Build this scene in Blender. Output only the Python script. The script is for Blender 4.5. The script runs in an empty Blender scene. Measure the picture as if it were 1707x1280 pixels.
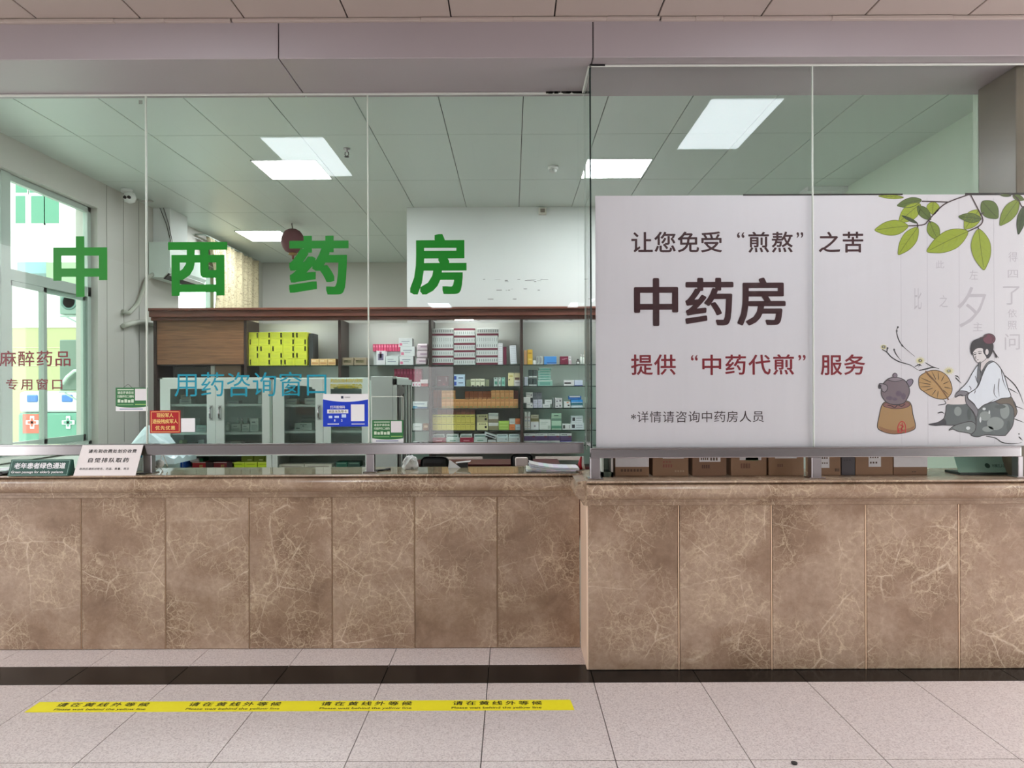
import bpy, bmesh, math, random
from mathutils import Vector, Matrix
random.seed(7)
S = bpy.context.scene
COL = S.collection

# ------------------------------------------------------------------ camera, world, exposure
W_, H_, F_ = 1707.0, 1280.0, 1133.0      # frame and focal length in pixels
CAMZ, HOR, ROLL = 1.667, 5.0, 0.0042
cam_d = bpy.data.cameras.new('camera')
cam_d.sensor_width = 36.0
cam_d.lens = F_ / W_ * 36.0
cam_d.shift_y = HOR / W_
cam_d.clip_start, cam_d.clip_end = 0.05, 200
cam = bpy.data.objects.new('camera', cam_d)
COL.objects.link(cam)
cam.location = (0, 0, CAMZ)
cam.matrix_world = Matrix.Translation((0, 0, CAMZ)) @ Matrix.Rotation(math.radians(90), 4, 'X') @ Matrix.Rotation(-ROLL, 4, 'Z')
S.camera = cam
S.view_settings.view_transform = 'Standard'
S.view_settings.look = 'None'
S.view_settings.gamma = 1
S.view_settings.use_curve_mapping = False
S.view_settings.exposure = 0.48
S.cycles.max_bounces = 14
S.cycles.transparent_max_bounces = 24
S.cycles.diffuse_bounces = 5
S.cycles.glossy_bounces = 5
S.cycles.caustics_reflective = False
S.cycles.caustics_refractive = False
S.cycles.sample_clamp_indirect = 6
S.cycles.use_denoising = True

SKY = 3.6          # overcast daylight
LAMP_LOBBY = 11.0  # ceiling panels of the hall
LAMP_ROOM = 36.0   # ceiling panels of the pharmacy
wd = bpy.data.worlds.new('overcast_sky'); S.world = wd; wd.use_nodes = True
bg = wd.node_tree.nodes['Background']
bg.inputs[0].default_value = (1.0, 0.985, 0.98, 1); bg.inputs[1].default_value = SKY

def W(px, py, Y):
    """the point at depth Y that the photograph shows at pixel (px, py)"""
    a, b = px - W_/2, H_/2 - py + HOR
    u = a*math.cos(ROLL) + b*math.sin(ROLL)
    v = -a*math.sin(ROLL) + b*math.cos(ROLL)
    return Vector((u*Y/F_, Y, CAMZ + v*Y/F_))
def XX(px, Y, py=645): return W(px, py, Y).x
def ZZ(py, Y, px=853): return W(px, py, Y).z

# ------------------------------------------------------------------ materials
def lin(c):
    return tuple((v/255/12.92 if v/255 <= .04045 else ((v/255+.055)/1.055)**2.4) for v in c) + (1,)
class NT:
    def __init__(s, name):
        s.m = bpy.data.materials.new(name); s.m.use_nodes = True
        s.t = s.m.node_tree; s.n = s.t.nodes; s.p = s.n['Principled BSDF']
    def add(s, typ, **kw):
        nd = s.n.new(typ)
        for k, v in kw.items():
            if k in nd.inputs: nd.inputs[k].default_value = v
            else: setattr(nd, k, v)
        return nd
    def link(s, a, b): s.t.links.new(a, b)
    def math(s, op, a, b=None):
        nd = s.n.new('ShaderNodeMath'); nd.operation = op
        for i, v in enumerate((a, b)):
            if v is None: continue
            if isinstance(v, (int, float)): nd.inputs[i].default_value = v
            else: s.link(v, nd.inputs[i])
        return nd.outputs[0]
    def mix(s, f, a, b, blend='MIX'):
        nd = s.n.new('ShaderNodeMix'); nd.data_type = 'RGBA'; nd.blend_type = blend
        for sock, v in ((nd.inputs[0], f), (nd.inputs[6], a), (nd.inputs[7], b)):
            if isinstance(v, (int, float, tuple)): sock.default_value = v
            else: s.link(v, sock)
        return nd.outputs[2]
    def ramp(s, fac, pts):
        nd = s.n.new('ShaderNodeValToRGB'); e = nd.color_ramp.elements
        while len(e) < len(pts): e.new(.5)
        for el, (p, c) in zip(e, pts): el.position = p; el.color = c if isinstance(c, tuple) else (c, c, c, 1)
        s.link(fac, nd.inputs[0]); return nd.outputs[0]
    def coord(s): return s.add('ShaderNodeTexCoord').outputs['Object']
MATS = {}
def plain(name, rgb, rough=.5, metal=0.0, vary=0.0, scale=40, spec=.5, bump=0.0):
    if name in MATS: return MATS[name]
    k = NT(name); c = lin(rgb)
    k.p.inputs['Roughness'].default_value = rough; k.p.inputs['Metallic'].default_value = metal
    k.p.inputs['Specular IOR Level'].default_value = spec
    nz = k.add('ShaderNodeTexNoise', Scale=scale, Detail=4.0); k.link(k.coord(), nz.inputs['Vector'])
    v = vary or .04
    k.link(k.mix(nz.outputs[0], tuple(max(0, x*(1-v)) for x in c[:3])+(1,), tuple(min(1, x*(1+v)) for x in c[:3])+(1,)), k.p.inputs['Base Color'])
    if bump:
        b = k.add('ShaderNodeBump', Strength=bump, Distance=.002); k.link(nz.outputs[0], b.inputs['Height']); k.link(b.outputs[0], k.p.inputs['Normal'])
    MATS[name] = k.m; return k.m
def rgbm(rgb, rough=.45):
    return plain('print_%02x%02x%02x' % tuple(int(v) for v in rgb), rgb, rough)
def lamp_mat(name, rgb, e):
    k = NT(name); k.p.inputs['Base Color'].default_value = (.8, .8, .8, 1)
    k.p.inputs['Emission Color'].default_value = rgb + (1,); k.p.inputs['Emission Strength'].default_value = e
    return k.m
def glass_mat(name, tint, f0=.028, streak=.0):
    k = NT(name); k.n.remove(k.p)
    out = k.n['Material Output']
    tr = k.add('ShaderNodeBsdfTransparent', Color=tint + (1,)); gl = k.add('ShaderNodeBsdfGlossy', Roughness=0.0)
    gl.inputs['Color'].default_value = (1, 1, 1, 1)
    lw = k.add('ShaderNodeLayerWeight', Blend=.5)
    f = k.math('POWER', lw.outputs['Facing'], 5.0)
    f = k.math('ADD', k.math('MULTIPLY', f, 1-f0), f0)
    mx = k.add('ShaderNodeMixShader'); k.link(f, mx.inputs[0]); k.link(tr.outputs[0], mx.inputs[1]); k.link(gl.outputs[0], mx.inputs[2])
    last = mx.outputs[0]
    if streak:
        mp = k.add('ShaderNodeMapping'); mp.inputs['Scale'].default_value = (9, 9, .5); k.link(k.coord(), mp.inputs[0])
        nz = k.add('ShaderNodeTexNoise', Scale=3.0, Detail=6.0, Roughness=.7); k.link(mp.outputs[0], nz.inputs['Vector'])
        d = k.add('ShaderNodeBsdfDiffuse'); d.inputs['Color'].default_value = (.75, .8, .78, 1)
        mx2 = k.add('ShaderNodeMixShader'); k.link(k.math('MULTIPLY', k.ramp(nz.outputs[0], [(.42, 0.0), (.75, 1.0)]), streak), mx2.inputs[0])
        k.link(last, mx2.inputs[1]); k.link(d.outputs[0], mx2.inputs[2]); last = mx2.outputs[0]
    k.link(last, out.inputs[0]); return k.m

def marble_mat():
    k = NT('emperador_marble'); co = k.coord()
    at = k.add('ShaderNodeAttribute', attribute_name='tile')
    off = k.n.new('ShaderNodeVectorMath'); off.operation = 'SCALE'; off.inputs[0].default_value = (7.3, 3.1, 5.7); k.link(at.outputs['Fac'], off.inputs['Scale'])
    ad = k.n.new('ShaderNodeVectorMath'); ad.operation = 'ADD'; k.link(co, ad.inputs[0]); k.link(off.outputs[0], ad.inputs[1]); v = ad.outputs[0]
    def warp(vec, sc, amt):
        nz = k.add('ShaderNodeTexNoise', Scale=sc, Detail=5.0, Roughness=.6); k.link(vec, nz.inputs['Vector'])
        sb = k.n.new('ShaderNodeVectorMath'); sb.operation = 'SUBTRACT'; k.link(nz.outputs['Color'], sb.inputs[0]); sb.inputs[1].default_value = (.5, .5, .5)
        s2 = k.n.new('ShaderNodeVectorMath'); s2.operation = 'SCALE'; k.link(sb.outputs[0], s2.inputs[0]); s2.inputs['Scale'].default_value = amt
        a2 = k.n.new('ShaderNodeVectorMath'); a2.operation = 'ADD'; k.link(vec, a2.inputs[0]); k.link(s2.outputs[0], a2.inputs[1]); return a2.outputs[0]
    w1 = warp(v, 4.0, .30); w2 = warp(v, 11.0, .12); w3 = warp(v, 5.0, .16)
    big = k.add('ShaderNodeTexNoise', Scale=2.2, Detail=7.0, Roughness=.62); k.link(w1, big.inputs['Vector'])
    fine = k.add('ShaderNodeTexNoise', Scale=28.0, Detail=6.0, Roughness=.7); k.link(v, fine.inputs['Vector'])
    base = k.ramp(big.outputs[0], [(.30, lin((126, 102, 82))), (.46, lin((158, 133, 112))), (.58, lin((176, 153, 133))), (.72, lin((188, 166, 144)))])
    base = k.mix(k.ramp(fine.outputs[0], [(.38, 0.0), (.66, .40)]), base, lin((128, 104, 84)))
    wid = k.add('ShaderNodeTexNoise', Scale=3.0, Detail=3.0); k.link(v, wid.inputs['Vector'])
    def veins(vec, sc, th, lo):
        vo = k.add('ShaderNodeTexVoronoi', Scale=sc); vo.feature = 'DISTANCE_TO_EDGE'; k.link(vec, vo.inputs['Vector'])
        r = k.ramp(vo.outputs['Distance'], [(0.0, 1.0), (th, 0.0)])
        return k.math('MULTIPLY', r, k.ramp(wid.outputs[0], [(lo, 0.0), (lo+.18, 1.0)]))
    w4 = warp(v, 3.0, .07); brk = k.add('ShaderNodeTexNoise', Scale=13.0, Detail=4.0); k.link(v, brk.inputs['Vector']); bk_ = k.ramp(brk.outputs[0], [(.36, .15), (.58, 1.0)])
    va = k.math('MULTIPLY', veins(w4, 2.3, .009, .40), bk_); vb = k.math('MULTIPLY', veins(w3, 6.5, .030, .37), bk_); vc = veins(w2, 15.0, .055, .38); vd = veins(w2, 34.0, .09, .42)
    col = k.mix(k.math('MULTIPLY', va, .8), base, lin((226, 208, 184)))
    col = k.mix(k.math('MULTIPLY', vb, .62), col, lin((218, 198, 168)))
    col = k.mix(k.math('MULTIPLY', vc, .55), col, lin((204, 184, 156)))
    col = k.mix(k.math('MULTIPLY', vd, .35), col, lin((206, 186, 158)))
    k.link(col, k.p.inputs['Base Color'])
    k.p.inputs['Roughness'].default_value = .24
    return k.m

def granite_mat(name, a, b, c, rough):
    k = NT(name); co = k.coord()
    at = k.add('ShaderNodeAttribute', attribute_name='tile')
    n1 = k.add('ShaderNodeTexNoise', Scale=130.0, Detail=4.0, Roughness=.75); k.link(co, n1.inputs['Vector'])
    n2 = k.add('ShaderNodeTexNoise', Scale=3.0, Detail=5.0); k.link(co, n2.inputs['Vector'])
    vo = k.add('ShaderNodeTexVoronoi', Scale=150.0); k.link(co, vo.inputs['Vector'])
    col = k.ramp(n1.outputs[0], [(.32, lin(b)), (.5, lin(a)), (.68, lin(c))])
    col = k.mix(k.ramp(vo.outputs['Distance'], [(.08, .35), (.22, 0.0)]), col, lin(b))
    col = k.mix(k.math('MULTIPLY', n2.outputs[0], .35), col, lin(tuple(x*.9 for x in a)))
    col = k.mix(k.math('MULTIPLY', at.outputs['Fac'], .12), col, lin(tuple(x*.86 for x in a)))
    k.link(col, k.p.inputs['Base Color']); k.p.inputs['Roughness'].default_value = rough
    if a[0] < 60: k.p.inputs['Specular IOR Level'].default_value = .22
    return k.m

def wood_mat(name, a, b, stretch=(1, 8, 8), rough=.35):
    k = NT(name); mp = k.add('ShaderNodeMapping'); mp.inputs['Scale'].default_value = stretch; k.link(k.coord(), mp.inputs[0])
    nz = k.add('ShaderNodeTexNoise', Scale=4.0, Detail=6.0, Roughness=.6); nz.inputs['Distortion'].default_value = .6; k.link(mp.outputs[0], nz.inputs['Vector'])
    k.link(k.ramp(nz.outputs[0], [(.3, lin(a)), (.7, lin(b))]), k.p.inputs['Base Color']); k.p.inputs['Roughness'].default_value = rough
    return k.m

def steel_mat(name, rgb, rough):
    k = NT(name); mp = k.add('ShaderNodeMapping'); mp.inputs['Scale'].default_value = (1, 60, 60); k.link(k.coord(), mp.inputs[0])
    nz = k.add('ShaderNodeTexNoise', Scale=5.0, Detail=4.0); k.link(mp.outputs[0], nz.inputs['Vector'])
    k.p.inputs['Metallic'].default_value = 1.0; k.p.inputs['Base Color'].default_value = lin(rgb)
    k.link(k.math('ADD', k.math('MULTIPLY', nz.outputs[0], .10), rough), k.p.inputs['Roughness']); return k.m

M = dict(
    glass=glass_mat('green_tinted_glass', (.975, .992, .985), .022),
    glass_dusty=glass_mat('green_tinted_glass_dusty', (.975, .985, .982), .022, .012),
    window_glass=glass_mat('window_glass', (.90, .985, .95), .02),
    shelf_glass=glass_mat('shelf_glass', (.86, .94, .91), .03),
    door_glass=glass_mat('cabinet_glass', (.88, .93, .91), .03),
    marble=marble_mat(),
    floor=granite_mat('pinkish_granite', (223, 212, 211), (160, 146, 144), (242, 236, 232), .33),
    black_granite=granite_mat('black_granite', (30, 27, 26), (18, 16, 15), (42, 38, 37), .2),
    steel=steel_mat('brushed_stainless_steel', (180, 176, 179), .15),
    steel_dull=steel_mat('dull_stainless_steel', (170, 165, 168), .30),
    alu=plain('window_aluminium', (176, 190, 182), .4, .2),
    ceil_lobby=plain('lobby_ceiling_panel', (186, 172, 165), .5, 0, .02, 3),
    fascia=plain('fascia_metal_panel', (168, 158, 162), .38, 0, .03, 2),
    ceil_room=plain('room_ceiling_panel', (206, 216, 210), .38, 0, .02, 2),
    wall_white=plain('white_painted_wall', (226, 230, 229), .7, 0, .03, 4),
    wall_grey=plain('grey_board_wall', (196, 194, 188), .6, 0, .04, 3),
    wall_green=plain('pale_green_wall', (205, 222, 204), .7, 0, .03, 3),
    stone_pillar=plain('grey_brown_stone', (98, 90, 74), .35, 0, .25, 6),
    seam=plain('dark_seam', (52, 50, 48), .8),
    wood=wood_mat('reddish_brown_wood', (92, 50, 40), (124, 74, 58), (.7, 10, 10)),
    wood_panel=wood_mat('brown_wood_grain', (112, 76, 52), (158, 112, 80), (.8, 6, 14)),
    dark_wood=wood_mat('dark_brown_frame', (44, 32, 28), (66, 48, 42), (6, 6, .8)),
    maroon=plain('dark_maroon_laminate', (74, 22, 24), .4),
    cab=plain('pale_green_cabinet_steel', (234, 244, 238), .4, 0, .02, 3),
    cab_grey=plain('grey_cabinet_steel', (204, 213, 208), .4, 0, .02, 3),
    cab_in=plain('cabinet_inside', (200, 214, 208), .6),
    board=plain('grey_back_panel', (190, 196, 190), .55, 0, .03, 3),
    white=plain('white_card', (232, 234, 234), .5, 0, .02), cream=plain('cream_card', (226, 218, 180), .5),
    plastic_white=plain('white_plastic', (234, 236, 234), .35), black=plain('black_plastic', (22, 22, 24), .4),
    paper=plain('white_paper', (238, 238, 240), .7, 0, .02), poster=plain('white_poster_film', (226, 222, 228), .32, 0, .02, 2),
    cardboard=plain('brown_cardboard', (150, 118, 92), .75, 0, .08, 30),
    green_vinyl=plain('green_vinyl', (2, 130, 24), .4), teal_vinyl=plain('teal_vinyl', (22, 148, 172), .4),
    maroon_vinyl=plain('dark_red_vinyl', (122, 36, 44), .4),
    yellow_tape=plain('yellow_floor_tape', (255, 242, 40), .4), ink=plain('black_ink', (26, 24, 22), .5),
    lamp_lobby=lamp_mat('lobby_light_panel', (.86, .94, 1.0), LAMP_LOBBY),
    lamp_room=lamp_mat('room_light_panel', (.95, .985, 1.0), LAMP_ROOM),
    rubber=plain('grey_insulation_hose', (176, 178, 166), .7, 0, .1, 50),
)

# ------------------------------------------------------------------ mesh helpers
ORG = {}
class MB:
    def __init__(s): s.bm = bmesh.new(); s.mats = []; s.tile = s.bm.faces.layers.float.new('tile'); s.smooth = False
    def mi(s, m):
        if m is None: return 0
        if m not in s.mats: s.mats.append(m)
        return s.mats.index(m)
    def _fin(s, faces, m, tile=0.0):
        i = s.mi(m)
        for f in faces: f.material_index = i; f[s.tile] = tile
    def box(s, x0, x1, y0, y1, z0, z1, m=None, bev=0.0, tile=0.0, mat4=None, seg=1):
        vs = [s.bm.verts.new((x, y, z)) for z in (z0, z1) for y in (y0, y1) for x in (x0, x1)]
        q = [(0, 2, 3, 1), (4, 5, 7, 6), (0, 1, 5, 4), (2, 6, 7, 3), (0, 4, 6, 2), (1, 3, 7, 5)]
        fs = [s.bm.faces.new([vs[i] for i in f]) for f in q]
        s._fin(fs, m, tile)
        if bev:
            es = list({e for f in fs for e in f.edges})
            r = bmesh.ops.bevel(s.bm, geom=es, offset=bev, segments=seg, affect='EDGES', profile=.6)
            s._fin(r['faces'], m, tile)
            vs = list({v for f in r['faces'] for v in f.verts} | {v for v in vs if v.is_valid})
        if mat4 is not None: bmesh.ops.transform(s.bm, matrix=mat4, verts=vs)
        return s
    def prism(s, pts, axis, a0, a1, m=None, tile=0.0):
        """polygon pts in the plane across AXIS, pulled from a0 to a1"""
        def mk(p, a): return {'x': (a, p[0], p[1]), 'y': (p[0], a, p[1]), 'z': (p[0], p[1], a)}[axis]
        A = [s.bm.verts.new(mk(p, a0)) for p in pts]; B = [s.bm.verts.new(mk(p, a1)) for p in pts]
        n = len(pts); fs = [s.bm.faces.new(A), s.bm.faces.new(B[::-1])]
        for i in range(n): fs.append(s.bm.faces.new((A[i], B[i], B[(i+1) % n], A[(i+1) % n])))
        bmesh.ops.recalc_face_normals(s.bm, faces=fs); s._fin(fs, m, tile); return s
    def tube(s, pts, r, m=None, n=8, caps=True):
        pts = [Vector(p) for p in pts]; rings = []
        rs = r if isinstance(r, (list, tuple)) else [r]*len(pts)
        for i, p in enumerate(pts):
            d = (pts[min(i+1, len(pts)-1)] - pts[max(i-1, 0)]).normalized()
            a = d.orthogonal().normalized() if i == 0 else (prev - d*prev.dot(d)).normalized()
            prev = a; b = d.cross(a)
            rings.append([s.bm.verts.new(p + (a*math.cos(t*2*math.pi/n) + b*math.sin(t*2*math.pi/n))*rs[i]) for t in range(n)])
        fs = []
        for A, B in zip(rings, rings[1:]):
            for t in range(n): fs.append(s.bm.faces.new((A[t], A[(t+1) % n], B[(t+1) % n], B[t])))
        for f in fs: f.smooth = True
        if caps: fs += [s.bm.faces.new(rings[0][::-1]), s.bm.faces.new(rings[-1])]
        s._fin(fs, m); return s
    def lathe(s, prof, c, m=None, n=24, axis='z'):
        """prof: (radius, height) pairs, turned about an axis through c"""
        c = Vector(c); rings = []
        for r, h in prof:
            ring = []
            for t in range(n):
                a = t*2*math.pi/n; x, y = r*math.cos(a), r*math.sin(a)
                ring.append(s.bm.verts.new(c + Vector({'z': (x, y, h), 'y': (x, h, y), 'x': (h, x, y)}[axis])))
            rings.append(ring)
        fs = []
        for A, B in zip(rings, rings[1:]):
            for t in range(n): fs.append(s.bm.faces.new((A[t], A[(t+1) % n], B[(t+1) % n], B[t])))
        for f in fs: f.smooth = True
        fs += [s.bm.faces.new(rings[0][::-1]), s.bm.faces.new(rings[-1])]
        bmesh.ops.recalc_face_normals(s.bm, faces=fs); s._fin(fs, m); return s
    def flat(s, pts3, m=None):
        f = s.bm.faces.new([s.bm.verts.new(p) for p in pts3]); s._fin([f], m); return s
    def build(s, name, m=None, parent=None, loc=None):
        if m is not None and not s.mats: s.mats = [m]
        bm = s.bm
        if parent is not None: o0 = ORG[parent.name]
        else:
            if loc is None:
                c = [v.co for v in bm.verts]
                loc = Vector(((min(v.x for v in c)+max(v.x for v in c))/2, (min(v.y for v in c)+max(v.y for v in c))/2, min(v.z for v in c)))
            o0 = Vector(loc)
        for v in bm.verts: v.co -= o0
        me = bpy.data.meshes.new(name); bm.to_mesh(me); bm.free()
        for mm in s.mats: me.materials.append(mm)
        o = bpy.data.objects.new(name, me); COL.objects.link(o)
        if parent is not None: o.parent = parent
        else: o.location = o0
        ORG[o.name] = o0; return o
def tag(o, label=None, cat=None, group=None, kind=None):
    for k, v in (('label', label), ('category', cat), ('group', group), ('kind', kind)):
        if v: o[k] = v
    return o
def thing(name, loc, label, cat, group=None):
    o = bpy.data.objects.new(name, None); COL.objects.link(o); o.location = loc; o.empty_display_size = .05
    ORG[o.name] = Vector(loc); return tag(o, label, cat, group)
def struct(mb, name, m=None, parent=None):
    o = mb.build(name, m, parent)
    if parent is None: o['kind'] = 'structure'
    return o
def B(x0, x1, y0, y1, z0, z1, m=None, bev=0.0, **k): return MB().box(x0, x1, y0, y1, z0, z1, m, bev, **k)

FRONT = (Vector((1, 0, 0)), Vector((0, 0, 1)))
FLOORF = (Vector((1, 0, 0)), Vector((0, 1, 0)))
def glyphs(txt, spacing=1.0):
    cu = bpy.data.curves.new('lettering', 'FONT'); cu.body = txt; cu.size = 1.0; cu.space_character = spacing
    cu.resolution_u = 3
    o = bpy.data.objects.new('lettering', cu); COL.objects.link(o)
    dg = bpy.context.evaluated_depsgraph_get(); me = bpy.data.meshes.new_from_object(o.evaluated_get(dg))
    bpy.data.objects.remove(o); bpy.data.curves.remove(cu)
    vs = [v.co.copy() for v in me.vertices]; ps = [tuple(p.vertices) for p in me.polygons]
    bpy.data.meshes.remove(me); return vs, ps
def heavier(vs, ps, b, square):
    """a bolder cut of the letters: the same outline laid down again all around"""
    if b <= 0: return vs, ps
    if square: ds = [(i*b/2, j*b/2) for i in range(-2, 3) for j in range(-2, 3) if max(abs(i), abs(j)) == 2 or (i, j) == (0, 0)]
    else:
        n = 16 if b > .015 else 8
        ds = [(0, 0)]+[(b*math.cos(k*2*math.pi/n), b*math.sin(k*2*math.pi/n)) for k in range(n)]
    V, P = [], []
    for q, (dx, dy) in enumerate(ds):
        k = len(V); V += [Vector((v.x+dx, v.y+dy, q*.0004)) for v in vs]; P += [tuple(i+k for i in p) for p in ps]
    return V, P
def ext(vs): return min(v.x for v in vs), max(v.x for v in vs), min(v.y for v in vs), max(v.y for v in vs)
def text(mb, txt, O, w, h, m, frame=FRONT, bold=0.0, fit=True, shear=0.0, square=False):
    """letters filling a w x h box whose lower left corner is O, standing a hair off the surface"""
    U, V = frame; N = U.cross(V)
    vs, ps = glyphs(txt)
    x0, x1, y0, y1 = ext(vs)
    n = len(txt)
    if fit and n > 1:
        sp = 1.0 + (w/h*(y1-y0) - (x1-x0))/max(.2, (x1-x0)*(n-1)/n)
        if abs(sp-1) > .02: vs, ps = glyphs(txt, max(.5, sp)); x0, x1, y0, y1 = ext(vs)
    vs, ps = heavier(vs, ps, bold, square); x0, x1, y0, y1 = ext(vs)
    sx, sy = w/(x1-x0), h/(y1-y0)
    bv = [mb.bm.verts.new(O + U*((v.x-x0)*sx + (v.y-y0)*sy*shear) + V*((v.y-y0)*sy) + N*(v.z*sy)) for v in vs]
    i = mb.mi(m)
    for p in ps:
        try: f = mb.bm.faces.new([bv[k] for k in p])
        except ValueError: continue
        f.material_index = i
        f.normal_update()
        if f.normal.dot(N) < 0: f.normal_flip()
    return mb
def text_px(mb, txt, x0, y0, x1, y1, Y, m, bold=0.0, square=False):
    a, b = W(x0, y1, Y), W(x1, y0, Y)
    mid = (W(x0, y1, Y).z + W(x1, y1, Y).z)/2
    top = (W(x0, y0, Y).z + W(x1, y0, Y).z)/2
    return text(mb, txt, Vector((a.x, Y, mid)), b.x-a.x, top-mid, m, FRONT, bold, True, 0.0, square)
# ------------------------------------------------------------------ main measures (metres, camera at the origin looking along +Y)
YL, YR = 4.42, 4.05            # glass planes over the left and right counter
FL, FR = 4.34, 3.993           # stone fronts of the left and right counter
XC = 0.437                     # the corner where the counter steps forward
ZT = 1.118                     # counter top
BZ0, BZ1, BY0, BY1 = 3.58, 3.81, 3.95, 4.48   # beam over the glass
CR, CL = 3.75, 3.81            # ceiling heights of pharmacy and hall
XW, XR, YB, YB2 = -4.14, 3.52, 7.87, 11.3     # left wall, right wall, white back wall, far back wall
XS = -1.21                     # left end of the white back wall
HX0, HX1, HY = -6.6, 6.6, -12.0
XLE = XW+.006                    # left end of counter, rail and glass

# ------------------------------------------------------------------ floor: granite slabs with joints, a black band
xs = [-.145 + .6*k for k in range(-12, 13)]
ys = [FL+.3, 4.08, 3.83, 3.03, 2.23, 1.43, .63, -.17, -.97, -1.77, -2.57, -3.37, -4.17, -4.97, -5.77, -6.57, -7.37, -8.17, -8.97, -9.77, -10.57, -11.37, -12.2]
mb = MB(); mb.mi(M['floor']); mb.mi(M['black_granite']); mb.mi(M['seam'])
g = .0023
for y1, y0 in zip(ys, ys[1:]):
    for x0, x1 in zip(xs, xs[1:]):
        mb.box(x0+g, x1-g, y0+g, y1-g, -.02, 0, M['black_granite'] if y1 == 4.08 else M['floor'], tile=random.random())
mb.box(xs[0], xs[-1], ys[-1], ys[0], -.05, -.016, M['seam'])
struct(mb, 'floor')
struct(B(-4.6, 3.8, FL+.3, 11.6, -.05, 0, plain('pharmacy_floor_tile', (176, 178, 170), .4)), 'floor_pharmacy')

# ------------------------------------------------------------------ hall ceiling: metal panels running away from the counter
mb = MB()
lamps_hall = [(-2.155, -1.59), (1.484, 2.05)]
xc = [XX(px, BY0, 33) for px in (64, 232, 403, 573, 748, 918, 1096, 1267, 1440, 1612)]
st = (xc[-1]-xc[0])/9
xs2 = [xc[0] + st*k for k in range(-8, 18)]
for x0, x1 in zip(xs2, xs2[1:]):
    mb.box(x0+.004, x1-.004, HY, BY0+.02, CL, CL+.02, M['ceil_lobby'], .003)
mb.box(HX0, HX1, HY, BY0+.02, CL+.012, CL+.04, M['seam'])
struct(mb, 'ceiling')
# pharmacy ceiling
mb = MB(); xs3 = [-.52+.61*k for k in range(-6, 8)]
for x0, x1 in zip(xs3, xs3[1:]):
    mb.box(x0+.003, x1-.003, BY1-.01, 11.4, CR, CR+.02, M['ceil_room'], .002)
for y in (5.6, 6.83, 8.06, 9.3): mb.box(XW, XR, y, y+.003, CR-.0012, CR+.005, plain('pale_seam', (176, 188, 180), .6))
mb.box(XW-.2, XR+.2, BY1-.01, 11.5, CR+.012, CR+.04, M['seam'])
struct(mb, 'ceiling_pharmacy')

# ------------------------------------------------------------------ beam above the glass, clad in sheet panels
mb = MB(); xj = [-6.6, XX(464, BY0, 64), XX(988.5, BY0, 64), 6.6]
for x0, x1 in zip(xj, xj[1:]):
    mb.box(x0+.003, x1-.003, BY0, BY1, BZ0, BZ1-.012, M['fascia'], .004)
mb.box(HX0, HX1, BY0+.012, BY1-.012, BZ0+.012, BZ1+.2, M['seam'])
struct(mb, 'beam')
mb = MB(); rr = random.Random(3); x = -6.5
while x < 6.5:
    l = rr.uniform(.15, .7); mb.box(x, min(6.5, x+l), BY0-.022+rr.uniform(-.003, .003), BY0+.01, BZ1-.022+rr.uniform(-.003, .002), BZ1-.003, M['ceil_lobby'], .003); x += l + rr.choice((0, 0, 0, .01))
struct(mb, 'trim_1')

# ------------------------------------------------------------------ walls
WY0, WY1, WZ0, WZ1 = 4.62, 6.80, 1.10, 3.475       # first side window
VY0, VY1, VZ0, VZ1 = 8.45, 10.55, 1.2, 3.35        # second side window
mb = MB(); g_ = M['wall_grey']
for y0, y1, z0, z1 in ((4.4, WY0, 0, CR), (WY0, WY1, 0, WZ0), (WY0, WY1, WZ1, CR), (WY1, VY0, 0, CR), (VY0, VY1, 0, VZ0), (VY0, VY1, VZ1, CR), (VY1, YB2+.1, 0, CR)):
    mb.box(XW-.22, XW, y0, y1, z0, z1, g_)
for y in (6.95, 7.25, 7.55): mb.box(XW, XW+.004, y, y+.004, 1.1, CR, plain('board_joint', (160, 160, 152), .7))
struct(mb, 'wall_left')
struct(B(-6.6, XW-.002, FL, 4.398, 0, BZ0, M['wall_grey']), 'wall_left_return')
struct(B(XS, XR, YB, YB+.12, 0, CR, M['wall_white']), 'wall_back')
struct(B(XW, XS+.5, YB2, YB2+.1, 0, CR, M['wall_grey']), 'wall_far_back')
struct(B(XS-.02, XS+.1, YB+.12, YB2, 0, CR, M['wall_grey']), 'wall_passage')
struct(B(XR, XR+.1, 4.57, YB+.1, 0, CR, M['wall_green']), 'wall_right')
struct(B(3.025, 3.9, YR+.02, 4.40, ZT+.001, BZ0-.001, M['stone_pillar'], .004), 'pillar')
struct(B(3.1, 3.9, 4.51, 4.56, 0, BZ1, M['wall_green']), 'wall_right_return')
struct(B(XX(1340, 7.2, 318), XR, 7.1, 7.3, 3.70, CR, M['wall_white']), 'beam_pharmacy')
mb = MB(); rr = random.Random(9)
for k in range(26):
    p = W(rr.uniform(805, 905), rr.choice((466, 468, 482, 484, 499, 470)), YB); w_ = rr.uniform(.01, .07)
    mb.box(p.x, p.x+w_, YB-.001, YB, p.z, p.z+rr.uniform(.002, .008), plain('wall_scuff', (120, 122, 120), .8))
tag(mb.build('scuff'), 'grey scuffs on the white back wall above the shelves', 'scuff', kind='stuff')
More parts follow.
